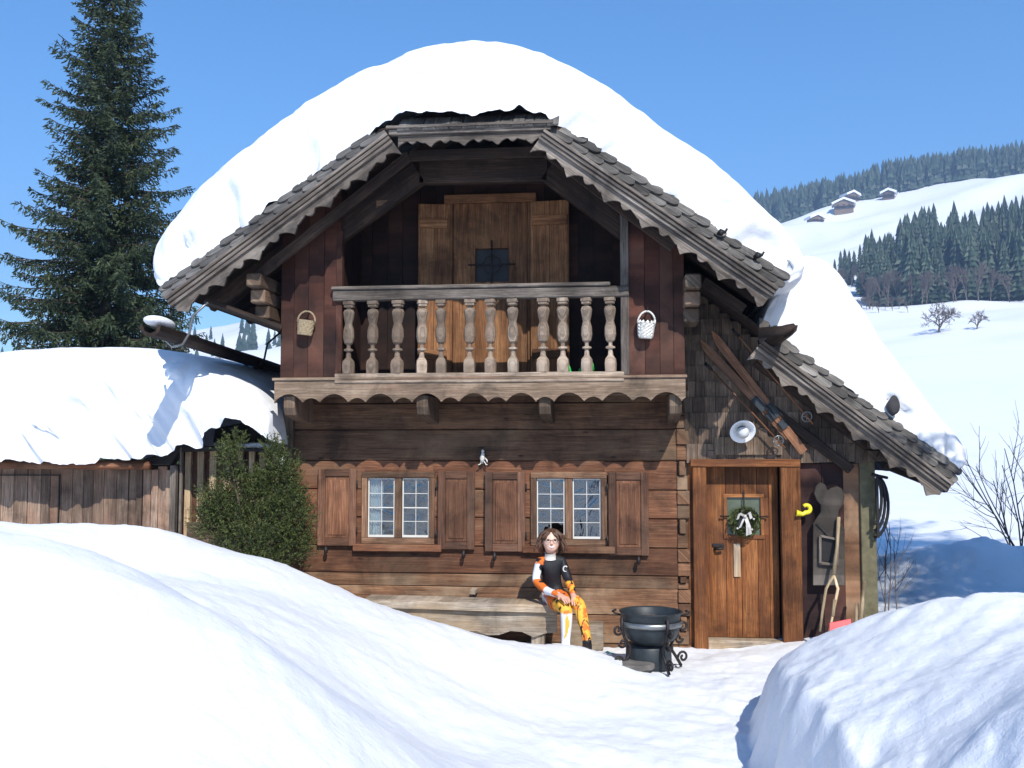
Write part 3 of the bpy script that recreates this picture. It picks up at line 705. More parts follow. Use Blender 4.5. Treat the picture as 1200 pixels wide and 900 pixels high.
mb = MB(); p = P(1030, 530, -.3); q2 = P(1112, 572, -.3); mb.beam(p, q2, .05, .09, Y_); p = P(1035, 545, -.1); mb.beam(p, P(1108, 574, -.1), .05, .06, Y_); H(mb, 'eave_brace', 'soffit', .006)
# ================================================================ SNOW ON THE ROOF
def loft_snow(name, inner, outer, yf, yb, label, cat, r=.5, seed=0, amp=.05, nt=260, lump=.05, yoff=None):
    """inner / outer: matched lists of (u,v,Y) control points; section extruded back from yf to yb with a rounded front"""
    I = [P(*p) for p in inner]; O = [P(*p) for p in outer]; k = len(I); ts = np.linspace(0, 1, k)
    cum = [0]
    for a, b in zip(O[:-1], O[1:]): cum.append(cum[-1] + (b - a).length)
    ts = np.array(cum) / cum[-1]
    def samp(L, t, c): return float(np.interp(t, ts, [getattr(p, c) for p in L]))
    def smooth(L, t, c): w = min(.05, t, 1 - t); return sum(samp(L, t + dt * w, c) for dt in (-1, -.66, -.33, 0, .33, .66, 1)) / 7
    fr = []
    for i in range(19):
        ph = math.pi / 2 * i / 18; fr.append((r * (1 - math.cos(ph) ** .8), math.sin(ph) ** .62))
    ys = list(np.arange(.12, 1.0, .08)) + list(np.arange(1.1, yb - yf, .3)) + [yb - yf]
    fr += [(r + y, 1) for y in ys if r + y < yb - yf] + [(yb - yf, 1), (yb - yf + .25, .7), (yb - yf + .3, 0)]
    pts = []
    for i in range(nt):
        t = i / (nt - 1); ix, iz = samp(I, t, 'x'), samp(I, t, 'z'); ox, oz = smooth(O, t, 'x'), smooth(O, t, 'z')
        y0 = yf + (yoff(ix) if yoff else 0)
        for j, (dy, kk) in enumerate(fr):
            if i in (0, nt - 1): ox, oz = ix, iz
            x = lerp(ix, ox, kk); z = lerp(iz, oz, kk)
            d = V((ox - ix, 0, oz - iz)); d = d.normalized() if d.length > 1e-4 else V((0, 0, 1))
            p = V((x, y0 + dy, z)); q = p + V((seed, 0, 0))
            front = max(0, 1 - dy / (r * 1.2))
            disp = amp * fbm(q, 2, .8) * min(1, kk * 2) + .012 * fbm(q, 4, 4)
            fl = lump * front * (fbm(q + V((9, 0, 0)), 4, 2.6)) * (1 if kk > 0 else .4)
            lf = lump * 1.5 * front * max(0, .6 - kk) * abs(fbm(q + V((5, 5, 0)), 4, 4.0))
            pk = .16 * max(0, fbm(q + V((2, 7, 0)), 3, 2.8) - .05) * max(0, 1 - abs(kk - .35) / .4) * front
            p += V((0, pk, 0)) + d * disp + V((0, -fl - lf, 0)) + (d * (lump * .7 * fbm(q, 3, 5.0)) if kk < .25 and dy < .3 else V((0, 0, 0)))
            pts.append(p)
    o = grid_mesh(name, pts, nt, len(fr), 'roofsnow'); tag(o, label, cat); return o
YFs = YV + .09
ci = [(186, 336, YV), (188, 334, YV), (190, 333, YV), (230, 305, YV), (300, 253, YV), (370, 202, YV), (440, 150, YV), (478, 138, YV), (540, 133, YV), (600, 131, YV), (640, 135, YV), (655, 144, YV), (720, 188, YV), (800, 241, YV), (870, 288, YV), (918, 320, YV), (921, 323, YV), (922, 326, YV), (915, 330, YV)]
co = [(186, 336, YV), (168, 326, -.8), (160, 296, -.8), (222, 228, -.7), (294, 166, -.6), (380, 117, -.5), (450, 86, -.4), (490, 73, -.4), (545, 66, -.4), (600, 67, -.4), (655, 80, -.4), (720, 112, -.5), (790, 155, -.6), (850, 198, -.6), (900, 243, -.7), (937, 282, -.7), (962, 300, -.7), (958, 330, -.8), (915, 330, YV)]
loft_snow('roof_snow', ci, co, YFs, 4.7, 'thick rounded white snow cap lying on the main roof of the house', 'roof snow', r=.55, seed=3, amp=.035, lump=.12, yoff=lambda x: -.16 * math.exp(-((x + .3) / .75) ** 4))
ci = [(896, 372, -.35), (903, 382, -.35), (905, 386, -.35), (960, 428, -.35), (1020, 472, -.35), (1080, 517, -.35), (1118, 545, -.35), (1123, 549, -.35), (1121, 552, -.35)]
co = [(905, 350, -.35), (940, 290, -.1), (985, 308, -.1), (1022, 372, -.1), (1062, 435, -.1), (1102, 484, -.1), (1130, 518, -.1), (1136, 545, -.1), (1121, 552, -.35)]
loft_snow('roof_snow', ci, co, -.28, 4.6, 'sloping white snow layer lying on the lean-to roof above the front door', 'roof snow', r=.35, seed=31, amp=.03, nt=140, lump=.07)
# ================================================================ TERRAIN (one sheet)
def tps(ctrl):
    c = np.array([(p[0], p[1]) for p in ctrl], float); z = np.array([p[2] for p in ctrl], float); n = len(c)
    def U(r2): return np.where(r2 > 1e-12, .5 * r2 * np.log(np.maximum(r2, 1e-12)), 0)
    d2 = ((c[:, None] - c[None]) ** 2).sum(-1); A = np.zeros((n + 3, n + 3)); A[:n, :n] = U(d2) + np.eye(n) * .02
    A[:n, n] = 1; A[:n, n + 1:] = c; A[n, :n] = 1; A[n + 1:, :n] = c.T
    w = np.linalg.solve(A, np.concatenate([z, np.zeros(3)]))
    def ev(x, y):
        x = np.atleast_1d(x); y = np.atleast_1d(y); out = np.zeros(x.shape)
        for s in range(0, len(x), 20000):
            xx, yy = x[s:s + 20000], y[s:s + 20000]; r2 = (xx[:, None] - c[None, :, 0]) ** 2 + (yy[:, None] - c[None, :, 1]) ** 2
            out[s:s + 20000] = U(r2) @ w[:n] + w[n] + w[n + 1] * xx + w[n + 2] * yy
        return out
    return ev
def t3(v): return (v.x, v.y, v.z)
ctrl = [t3(P(*q)) for q in ((-260, 604, -2.8), (-130, 607, -2.7), (0, 612, -2.6), (130, 617, -2.5), (200, 627, -2.3), (260, 642, -2.1), (320, 661, -1.9), (400, 690, -1.65), (450, 711, -1.5), (530, 738, -1.35), (600, 751, -1.25), (660, 757, -1.2), (705, 770, -1.25), (730, 782, -1.4))]
ctrl += [t3(PZ(*q)) for q in ((-120, 622, 1.55), (0, 625, 1.5), (100, 652, 1.42), (200, 712, 1.27), (290, 790, 1.08), (375, 900, .85), (200, 672, 1.02), (150, 664, 1.08), (300, 715, .88), (400, 765, .62), (500, 790, .36), (450, 850, .42), (560, 830, .2), (550, 900, .3), (640, 900, .13), (650, 830, .08), (820, 860, .02), (700, 830, .05))]
ctrl += [(P(0, 900, -7.3).x, -7.3, 1.02), (-.2, -7.9, 1.0), (-1.6, -7.1, 1.1), (-2.8, -6.3, 1.2), (-4.5, -7, 1.15), (-.6, -9.5, .95)]
ctrl += [(-5.5, -.2, .85), (-3.6, -.5, .75), (-2.6, -.5, .6), (-2, -.3, .35), (-1, -.3, .12), (0, -.35, .04), (0, -.8, .1), (1, -.3, 0), (1.9, -.4, 0), (3, -.5, .1), (-6, 2, .8), (-3, 2, .6), (-9, 0, 1.0), (-9, 6, 1.0), (-3, 6, .5), (-2, 10, .8), (4.3, 0, .25), (5.5, 0, .2), (5, 3, .15), (7, 6, .2), (0, 6, .1), (1.6, -2, 0), (1.5, -3.5, .02), (1.2, -6, .1), (1.05, -8, .15), (1.05, -9.8, .2), (1, -12, .2), (3, -2.5, .0), (4, -5, .1), (6, -4, .3), (9, 0, .3), (10, -8, .5), (-9, -9, 1.3)]
base_ev = tps(ctrl)
c1 = [t3(PZ(*q)) for q in ((888, 786, .42), (915, 765, .55), (950, 738, .7), (1000, 718, .84), (1040, 708, .93), (1100, 702, 1.0), (1200, 700, 1.06), (1300, 700, 1.1), (900, 880, .72), (1000, 880, .72), (1000, 800, .78), (1100, 800, .93), (1200, 765, 1.05), (930, 820, .72), (1050, 900, .78))]
c1 += [t3(PZ(*q)) for q in ((1085, 900, .86), (1130, 838, 1.04), (1200, 788, 1.2), (1290, 750, 1.33))]
c1 += [(3.2, -1.3, .5), (4.5, -1.2, .6), (6, -1.5, .7), (7, -4, 1.1), (2.2, -8, .8), (4, -8.5, .85), (2.2, -10, .8), (7, -8, 1.2)]
bank_ev = tps(c1)
def sstep(a, b, x):
    t = np.clip((x - a) / (b - a), 0, 1); return t * t * (3 - 2 * t)
E0 = PZ(879, 832, 0); E1 = PZ(884, 900, 0)
def near_h(x, y):
    b = base_ev(x, y)
    # right bank: steep spaded side towards the path
    xe = np.interp(y, [-11, -8, -6, E1.y, E0.y, -1.9, -1.3, -.7], [1.75, 1.72, 1.74, E1.x, E0.x, 2.45, 3.1, 4.2])
    wob = np.array([.06 * fbm((3, float(q) * 2.3, 0), 3) for q in y]); dd = x - xe - wob
    yb = np.interp(x, [1.9, 2.3, 3.2, 4.5, 7], [-2.45, -1.9, -1.35, -1.2, -1.2]); db = yb - y + .05
    m = np.clip(sstep(-.02, .20, dd), 0, 1) ** .7 * np.clip(sstep(-.15, .35, db), 0, 1)
    h = np.maximum(bank_ev(x, y) - .07, .05) * m + b * 0
    out = np.maximum(b, 0) * 1.0
    out = np.where(m > 0, np.maximum(out * (1 - m), 0) + h, out)
    # snow heap behind, right of the house
    hx = P(1150, 640, 3.0).x
    hp = .55 * np.exp(-((x - hx) / 1.75) ** 4) * np.exp(-((y - 3.2) / 1.0) ** 2) + .10 * np.exp(-((x - hx - .1) / .5) ** 2 - ((y - 3.2) / .8) ** 2)
    lum = np.array([fbm((float(a), float(b_), 2), 4, 1.6) if h_ > .05 else 0 for a, b_, h_ in zip(x, y, hp)])
    out = out + hp * (1 + .16 * lum)
    hp2 = .55 * np.exp(-((x - hx - 2.4) / 1.9) ** 4) * np.exp(-((y - 3.0) / 1.2) ** 2); out = np.maximum(out, hp2)
    return out
def vridge(u): return np.clip(195 + (1200 - u) * .2, 165, 420)
DT = [0, 14, 40, 80, 150, 235, 350, 450, 600, 700, 800, 1000, 1400, 2500]
ZT = [0, 0.2, 2.2, 7, 16, 29.5, 58.5, 97, 155, 196, 228, 200, 60, 0]
def far_h(x, y):
    dx, dy = x - CAM.x, y - CAM.y; d = np.hypot(dx, dy)
    th = np.arctan2(dx, dy) - YAW; th = (th + np.pi) % (2 * np.pi) - np.pi
    u = 600 + FPX * np.tan(np.clip(th, -1.2, 1.2)); s = (530 - vridge(u)) / 335.0 * np.cos(np.clip(th, -1, 1))
    s = np.where(np.abs(th) > 1.3, .35, s)
    z = np.interp(d, DT, ZT)
    # the far valley side dips to the right of the house between the two slopes
    z = z * s
    n = np.array([fbm((float(a), float(b), 7), 3, .012) if q > 30 else 0 for a, b, q in zip(x, y, d)])
    return z + n * np.clip((d - 30) / 100, 0, 1) * np.minimum(9, d * .02)
def height(x, y):
    x = np.atleast_1d(np.asarray(x, float)); y = np.atleast_1d(np.asarray(y, float))
    d = np.hypot(x - 0, y + 2); w = sstep(11, 17, d); out = np.zeros(x.shape)
    nm = w < 1; 
    if nm.any(): out[nm] = near_h(x[nm], y[nm]) * (1 - w[nm])
    fm = w > 0
    if fm.any(): out[fm] += far_h(x[fm], y[fm]) * w[fm]
    return out
def hz(x, y): return float(height([x], [y])[0])
def build_ground():
    th1 = np.linspace(-.62, .62, 620); th2 = np.linspace(.62, 2 * math.pi - .62, 150)[1:-1]; th = np.concatenate([th1, th2]) + YAW
    ds = [.4]
    while ds[-1] < 2500:
        d = ds[-1]; st = .045 if d < 4 else (.05 if d < 11 else (.12 if d < 16 else d * .02)); ds.append(d + st)
    ds = np.array(ds); n, m_ = len(th), len(ds)
    xx = CAM.x + np.sin(th)[:, None] * ds[None]; yy = CAM.y + np.cos(th)[:, None] * ds[None]
    x, y = xx.ravel(), yy.ravel(); z = height(x, y)
    # spade marks and crust on the near snow
    dd = np.tile(ds, n); nz = np.zeros(len(x)); idx = np.nonzero(dd < 16)[0]
    for i in idx:
        a, b = float(x[i]), float(y[i]); base = .03 * fbm((a, b, 0), 5, 1.3) + .012 * abs(fbm((a, b, 4), 4, 4.5)) + .02 * max(0, noise.noise(V((a * 2.2 + b, b * 1.1, 3))) - .25)
        if a > 1.8 and b < -1.2: base += .017 * noise.noise(V((a * 1.2 + b * .7, a * 5.5 - b * 4.5, 0))) * min(1, z[i] * 3) + .025 * fbm((a, b, z[i]), 4, 4.5) * max(0, 1 - abs(a - 2.0) / .5)
        if z[i] < .12: base += .012 * fbm((a, b, 8), 4, 5)
        nz[i] = base
    z = z + nz; pts = np.stack([x, y, z], 1)
    I = np.arange(n * m_).reshape(n, m_); J = np.roll(I, -1, 0)
    f = np.stack([I[:, :-1], I[:, 1:], J[:, 1:], J[:, :-1]], -1).reshape(-1, 4)
    me = bpy.data.meshes.new('snow_ground'); me.vertices.add(len(pts)); me.vertices.foreach_set('co', pts.ravel())
    c0 = len(pts)
    me.loops.add(len(f) * 4); me.loops.foreach_set('vertex_index', f[:, ::-1].ravel()); me.polygons.add(len(f)); me.polygons.foreach_set('loop_start', np.arange(len(f)) * 4)
    me.update(calc_edges=True); me.validate()
    me.polygons.foreach_set('use_smooth', [True] * len(me.polygons)); me.materials.append(M['snow'])
    o = bpy.data.objects.new('snow_ground', me); COL.objects.link(o); o['kind'] = 'structure'
    print('ground normal', me.polygons[1000].normal)
build_ground()
# ================================================================ SHED on the left
YS = -.15
shed = empty('snowy_shed', (P(60, 620, YS).x, YS + 1.5, .6), 'low plank shed left of the house, buried under a thick white snow load', 'shed')
def SH(mb, name, mat, bevel=.004, par=None, label=None):
    o = mb.build(name, mat, bevel=bevel)
    if par is None: sub(shed, o)
    else: o.parent = par
    if label: o['label'] = label
    return o
mb = MB(); x = P(-260, 600, YS).x; xe = P(160, 600, YS).x; zb_, zt_ = .3, P(0, 545, YS).z
xdoor = P(70, 600, YS).x
while x < xe:
    w = random.uniform(.1, .15); mb.box(x, x + w - .006, YS - random.uniform(0, .012), YS + .03, zb_, zt_ + .05, 2); x += w
SH(mb, 'plank_wall', 'shed', 0)
mb = MB(); zd = P(30, 556, YS).z; mb.box(P(-60, 556, YS).x, xdoor, YS - .035, YS - .02, zd - .012, zd, 0); mb.box(xdoor - .006, xdoor + .006, YS - .03, YS - .014, zb_, zd, 2); SH(mb, 'door_outline', 'black', 0)
mb = MB(); mb.tube([P(-280, 543, YS - .3), P(-60, 543, YS - .3), P(100, 545, YS - .3), P(176, 545, YS - .3)], [.05, .05, .045, .05], 9); SH(mb, 'eave_pole', 'log', 0)
mb = MB()
for u, w in ((163, 7), (172, 9), (182, 8), (190, 11), (199, 9)):
    x0 = P(u - w / 2, 600, YS - .05).x; x1 = P(u + w / 2, 600, YS - .05).x; mb.box(x0, x1, YS - .08 + random.uniform(-.02, .02), YS - .05, .3, P(u, 546 + random.uniform(0, 6), YS).z, 2)
SH(mb, 'fence_plank', 'shed', .003)
mb = MB(); x = P(212, 600, YS + .1).x; xe2 = P(325, 600, YS + .1).x; k = 0
while x < xe2:
    w = random.uniform(.05, .08)
    if k % 2: mb.box(x, x + w - .003, YS + .06 + random.uniform(0, .01), YS + .11, .8, P(260, 524, YS).z, 2)
    x += w; k += 1
SH(mb, 'pale_slats', 'pale', 0)
mb = MB(); x = P(212, 600, YS + .1).x; k = 0; random.seed(99)
mb.box(x, xe2, YS + .12, YS + .14, .5, P(260, 524, YS).z, 2, .8); SH(mb, 'plank_backing', 'panel', 0)
mb = MB(); mb.box(P(214, 600, YS - .1).x, P(323, 600, YS - .1).x, YS + .0, YS + .05, P(230, 640, YS).z, P(230, 612, YS).z, 0); mb.box(P(214, 600, YS - .1).x, P(323, 600, YS - .1).x, YS + .0, YS + .05, .3, P(230, 642, YS).z, 0); SH(mb, 'lower_board', 'shed', .004)
mb = MB(); x = P(203, 600, YS - .15).x; mb.box(x - .03, x + .03, YS - .18, YS - .12, .3, P(203, 545, YS).z, 2, .9); x = P(211.5, 600, YS - .1).x; mb.box(x - .012, x + .012, YS - .12, YS - .08, .8, P(203, 524, YS).z, 2, .9); SH(mb, 'post', 'grey', .004)
mb = MB(); mb.prism([P(168, 541, YS), P(215, 522, YS), P(270, 523, YS), P(325, 527, YS), P(325, 530, YS), P(270, 528, YS), P(216, 530, YS), P(206, 545, YS), P(170, 545, YS)], -Y_, .12, X); SH(mb, 'tarred_roof_edge', 'black', .01)
mb = MB(); mb.prism([P(249, 518, YS + .5), P(252, 502, YS + .5), P(290, 494, YS + .5), P(322, 518, YS + .5)], Y_, .5, X); SH(mb, 'dark_roof_gable', 'black', .01)
mb = MB(); mb.prism([P(248, 523, YS + .1), P(325, 526, YS + .1), P(325, 521, YS + .1), P(300, 519, YS + .1)], Y_, .5, X)
o = SH(mb, 'gable_snow', 'roofsnow', .01)
mb = MB(); mb.box(P(-250, 600, YS).x, P(322, 600, YS).x, YS + .3, YS + 3, .2, P(0, 548, YS).z, 0); SH(mb, 'rear_walls', 'shed', 0)
ci = [(-270, 540, YS - .35), (-255, 540, YS - .35), (-150, 538, YS - .35), (0, 540, YS - .35), (80, 541, YS - .35), (168, 539, YS - .35), (205, 527, YS - .35), (240, 518, YS - .35), (252, 500, YS - .2), (290, 493, YS - .2), (318, 511, YS - .2), (325, 519, YS - .2), (326, 520, YS - .2)]
co = [(-290, 520, YS), (-280, 470, YS), (-150, 432, YS + .4), (-40, 419, YS + .5), (40, 415, YS + .5), (110, 411, YS + .5), (170, 408, YS + .5), (215, 410, YS + .5), (262, 420, YS + .5), (290, 432, YS + .4), (312, 448, YS + .2), (325, 470, YS), (327, 500, YS - .1)]
loft_snow('shed_roof_snow', ci, co, YS - .42, YS + 3.2, 'wide white snow load on the low shed beside the house, with lumpy shaded front', 'roof snow', r=.8, seed=71, amp=.04, lump=.13)
# ================================================================ BENCH
YN = -.62
xs0, xs1 = P(425, 703, YN).x, P(657, 716, YN).x; zs_ = .47
bench = empty('plank_bench', ((xs0 + xs1) / 2, YN + .2, 0), 'long weathered grey plank bench standing against the log wall under the windows', 'bench')
mb = MB(); n = 16; vs = []
for i in range(n + 1):
    x = lerp(xs0, xs1, i / n); e = .012 * noise.noise(V((x * 2, 0, 0)))
    zt_ = zs_ + .025 * (1 - i / n)
    vs += [(x, YN + e, zt_ - .07), (x, YN + e, zt_ - .006), (x, YN + .02, zt_), (x, YN + .34, zt_), (x, YN + .34, zt_ - .07)]
fs = [(i * 5 + j, (i + 1) * 5 + j, (i + 1) * 5 + (j + 1) % 5, i * 5 + (j + 1) % 5) for i in range(n) for j in range(5)] + [(4, 3, 2, 1, 0), tuple(n * 5 + j for j in range(5))]
mb.add(vs, fs, X, .8); o = mb.build('seat', 'bench'); sub(bench, o)
mb = MB(); vs = []
for i in range(n + 1):
    x = lerp(xs0 + .1, xs1 - .04, i / n); zb2 = .16 + .06 * abs(math.sin(i * .9)) + .02 * noise.noise(V((x * 3, 5, 0)))
    vs += [(x, YN + .07, zb2), (x, YN + .045, zs_ - .072 + .025 * (1 - i / n)), (x, YN + .1, zs_ - .072 + .025 * (1 - i / n)), (x, YN + .12, zb2)]
fs = [(i * 4 + j, (i + 1) * 4 + j, (i + 1) * 4 + (j + 1) % 4, i * 4 + (j + 1) % 4) for i in range(n) for j in range(4)] + [(3, 2, 1, 0), tuple(n * 4 + j for j in range(4))]
mb.add(vs, fs, X, .55); o = mb.build('apron', 'bench'); sub(bench, o)
for u in (470, 560, 630):
    x = P(u, 740, YN + .1).x; mb = MB(); mb.box(x - .06, x + .06, YN + .1, YN + .3, -.05, zs_ - .06, 2); sub(bench, mb.build('leg', 'bench', bevel=.006))
# step stone / low beam right of bench
mb = MB(); a, b = P(690, 730, -.2), P(706, 742, -.2); 
mb.box(P(668, 740, -.2).x, P(707, 740, -.2).x, -.25, -.03, 0, P(700, 731, -.2).z, 0); o = mb.build('wood_block', 'bench', bevel=.01); tag(o, 'short grey timber block standing against the wall between bench and fire kettle', 'block')
mb = MB(); x = P(553, 700, -.25).x; mb.box(x - .03, x + .03, -.24, -.03, zs_ + .03, P(553, 692, -.25).z, 2); sub(bench, mb.build('wall_bracket', 'bench', bevel=.004))
# ================================================================ FIRE KETTLE
kx, ky = P(763, 760, -1.15).x, -1.15; kz = hz(kx, ky) - .01
ket = empty('fire_kettle', (kx, ky, kz), 'round dark metal fire kettle on a scrolled black iron stand left of the door', 'fire kettle')
rz = P(763, 717, -1.15).z; R0 = .262
mb = MB(); mb.lathe((kx, ky, 0), [(.02, rz - .27), (.13, rz - .262), (.2, rz - .22), (.235, rz - .15), (.242, rz - .09), (.25, rz - .02), (R0, rz), (R0 + .006, rz + .008), (R0 - .004, rz + .012), (R0 - .014, rz), (.232, rz - .05), (.226, rz - .07)], 40, cap=False); sub(ket, mb.build('bowl', 'pot'))
mb = MB(); mb.lathe((kx, ky, 0), [(.252, rz - .11), (.262, rz - .108), (.262, rz - .068), (.252, rz - .066)], 40, cap=False); sub(ket, mb.build('band', 'metal'))
mb = MB(); vs = [(kx, ky, rz - .05)]; fs = []
for k in range(1, 7):
    for j in range(30): a = 2 * math.pi * j / 30; r = .232 * k / 6; vs.append((kx + r * math.cos(a), ky + r * math.sin(a), rz - .06 + .02 * noise.noise(V((r * 20 * math.cos(a), r * 20 * math.sin(a), 0)))))
for j in range(30): fs.append((0, 1 + j, 1 + (j + 1) % 30))
for k in range(5):
    for j in range(30): a = 1 + k * 30; fs.append((a + j, a + 30 + j, a + 30 + (j + 1) % 30, a + (j + 1) % 30))
mb.add(vs, fs, X); sub(ket, mb.build('ash_fill', 'ash'))
mb = MB(); mb.lathe((kx - .02, ky + .05, kz), [(.19, .0), (.195, .02), (.19, .17), (.17, .2)], 30); sub(ket, mb.build('drum', 'pot'))
for j, a in enumerate((-72, 18, 108, 198)):
    an = math.radians(a + 10); dx, dy = math.cos(an), math.sin(an); pr = []
    for r, z in ((R0 + .012, rz - .02), (R0 + .015, rz - .12), (.25, rz - .2), (.2, rz - .27), (.2, rz - .33), (.25, rz - .4), (.29, kz + .0)): pr.append((kx + dx * r, ky + dy * r, max(z, kz)))
    mb = MB(); mb.tube(pr, .014, 6)
    def curl(cr, cz, r0, turns, s, st):
        q = []
        for i in range(18):
            t = i / 17; aa = st + s * turns * 2 * math.pi * t; rr = r0 * (1 - .75 * t); q.append((kx + dx * (cr + rr * math.cos(aa)), ky + dy * (cr + rr * math.cos(aa)), cz + rr * math.sin(aa)))
        mb.tube(q, .011, 5)
    curl(.315, rz - .13, .045, 1.2, 1, math.pi); curl(.31, kz + .07, .05, 1.2, -1, math.pi); curl(.27, rz - .24, .04, 1.1, -1, 0)
    sub(ket, mb.build('scroll_leg', 'iron'))
for s in (-1, 1):
    mb = MB(); mb.tube([(kx + s * (R0 - .01), ky, rz - .03), (kx + s * (R0 + .05), ky, rz - .01), (kx + s * (R0 + .06), ky, rz + .0), (kx + s * (R0 + .03), ky + .03, rz + .01)], .009, 6); sub(ket, mb.build('handle', 'iron'))
x = P(733, 779, -1.3).x
mb = MB(); n = 11; pl = []
for j in range(n): a = 2 * math.pi * j / n; r = 1 + random.uniform(-.15, .15); pl.append((x + .23 * r * math.cos(a), -1.33 + .15 * r * math.sin(a), hz(x, -1.33) - .02))
mb.prism(pl, Z, .05, X); tag(mb.build('flagstone', 'stone', bevel=.012), 'flat dark stone slab in the snow under the left side of the fire kettle', 'stone')
# turquoise thing behind
mb = MB(); q = P(713, 771, -.95); mb.prism([q + V((-.06, 0, -.03)), q + V((.07, 0, -.04)), q + V((.06, .0, .02)), q + V((-.01, 0, .05)), q + V((-.05, 0, .03))], Y_, .05, X); tag(mb.build('cloth_rag', plain('turquoise_cloth', (.12, .5, .5), .8, var=.3)), 'small crumpled turquoise rag in the snow left of the fire kettle', 'rag')
# ================================================================ BASKETS
def basket(u, v, mat, lab, w, h, hh, tilt, mark):
    c = P(u, v, YB - .07); t = empty('hanging_basket', (c.x, c.y, c.z), lab, 'basket'); mb = MB()
    seg = 22; rows = 9; vs = []; fs = []
    for inner in (0, 1):
        for i in range(rows + 1):
            for j in range(seg):
                a = 2 * math.pi * j / seg; r = (w * (.82 + .18 * (i / rows))) * (1 + (.09 * (1 if (i + j) % 2 else -1) if mark else .03 * math.sin(j * 3 + i * 2))) * (.88 if inner else 1)
                zz = -h / 2 + h * i / rows + (.012 * (1 if j % 2 else -1) if (mark and i in (0, rows)) else 0)
                vs.append((r * math.cos(a), r * math.sin(a) * .75, zz))
    N = seg * (rows + 1)
    for i in range(rows):
        for j in range(seg): k = (j + 1) % seg; fs.append((i * seg + j, i * seg + k, (i + 1) * seg + k, (i + 1) * seg + j)); fs.append((N + i * seg + j, N + (i + 1) * seg + j, N + (i + 1) * seg + k, N + i * seg + k))
    for j in range(seg): k = (j + 1) % seg; fs.append((rows * seg + j, rows * seg + k, N + rows * seg + k, N + rows * seg + j))
    fs.append([j for j in range(seg - 1, -1, -1)]); mb.add(vs, fs, Z)
    o = mb.build('basket_body', mat); o.parent = t
    mb = MB(); mb.tube([(w * math.cos(a), 0, h * .4 + hh * math.sin(a)) for a in np.linspace(0, math.pi, 14)], .009, 6); o = mb.build('handle', mat); o.parent = t
    mb = MB(); mb.tube([(0, .07, h * .4 + hh + .01), (0, -.01, h * .4 + hh + .012), (0, -.02, h * .4 + hh + .03)], .006, 5); o = mb.build('hook', 'iron'); o.parent = t
    t.rotation_euler = (0, tilt, 0)
basket(358, 384, 'wicker', 'brown wicker basket hanging on the red boards left of the balcony', .085, .14, .1, .12, 0)
basket(757, 386, 'birch', 'silvery scaly basket hanging on the red boards right of the balcony', .078, .14, .11, .08, 1)
# green can on balcony
c = P(686, 424, -.35); t = empty('watering_can', (c.x, -.33, 2.45), 'bright green plastic watering can standing behind the balcony balusters', 'watering can')
mb = MB(); mb.lathe((0, 0, 0), [(.075, 0), (.08, .02), (.075, .16), (.06, .19), (.055, .19)], 18); o = mb.build('can_body', 'green'); o.parent = t
mb = MB(); mb.tube([(-.06, 0, .05), (-.13, 0, .1), (-.15, 0, .19), (-.17, 0, .22)], [.016, .013, .011, .02], 8); o = mb.build('spout', 'green'); o.parent = t
mb = MB(); mb.tube([(.06 * math.cos(a) + .02, 0, .17 + .1 * math.sin(a)) for a in np.linspace(0, math.pi, 10)], .01, 6); o = mb.build('handle', 'green'); o.parent = t
# ornament on the wall
c = P(566, 537, -.05); mb = MB()
mb.tube([c + V((-.01, .0, -.05)), c + V((-.005, -.01, -.0)), c + V((0, -.01, .035)), c + V((.0, -.01, .06))], [.012, .026, .018, .012], 8); mb.ball(c + V((.0, -.012, .07)), .016, 8, 6)
for s in (-1, 1): mb.tube([c + V((s * .01, 0, -.03)), c + V((s * .03, -.01, -.06)), c + V((s * .045, -.015, -.065))], .006, 5)
mb.tube([c + V((.01, 0, .02)), c + V((.04, -.015, -.02)), c + V((.045, -.015, -.04))], .007, 5)
tag(mb.build('wall_ornament', 'birch'), 'small pale figure fixed on the log wall between the two windows, under the balcony', 'ornament')
# ================================================================ LAMP
c = P(870, 505, -.2); t = empty('yard_lamp', (c.x, c.y, c.z), 'round white enamel lamp with bulb hanging above the front door', 'lamp')
ax = V((0.1, -.85, -.5)).normalized(); mb = MB()
mb.lathe((0, 0, 0), [(.03, -.09), (.04, -.05), (.085, -.02), (.118, .01), (.122, .016), (.116, .018), (.08, -.008), (.04, -.03)], 26, axis=ax, cap=False); o = mb.build('lamp_shade', 'enamel'); o.parent = t
mb = MB(); mb.lathe((0, 0, 0), [(.02, -.04), (.028, -.02), (.052, .01), (.058, .035), (.05, .06), (.028, .08), (.003, .087)], 16, axis=ax); o = mb.build('bulb', plain('frosted_glass', (.55, .56, .55), .15, var=.1, bump=0, spec=.7)); o.parent = t
mb = MB(); mb.tube([-ax * .08, -ax * .12, V((-.0, .2, .1))], [.035, .02, .014], 8); o = mb.build('arm', 'metal'); o.parent = t
mb = MB(); p0, p1 = P(815, 527, -.02), P(912, 529, -.02); mb.tube([p0, lerp(p0, p1, .5) + V((0, -.01, -.008)), p1], .005, 5); o = mb.build('cable', 'black'); sub(house, o)
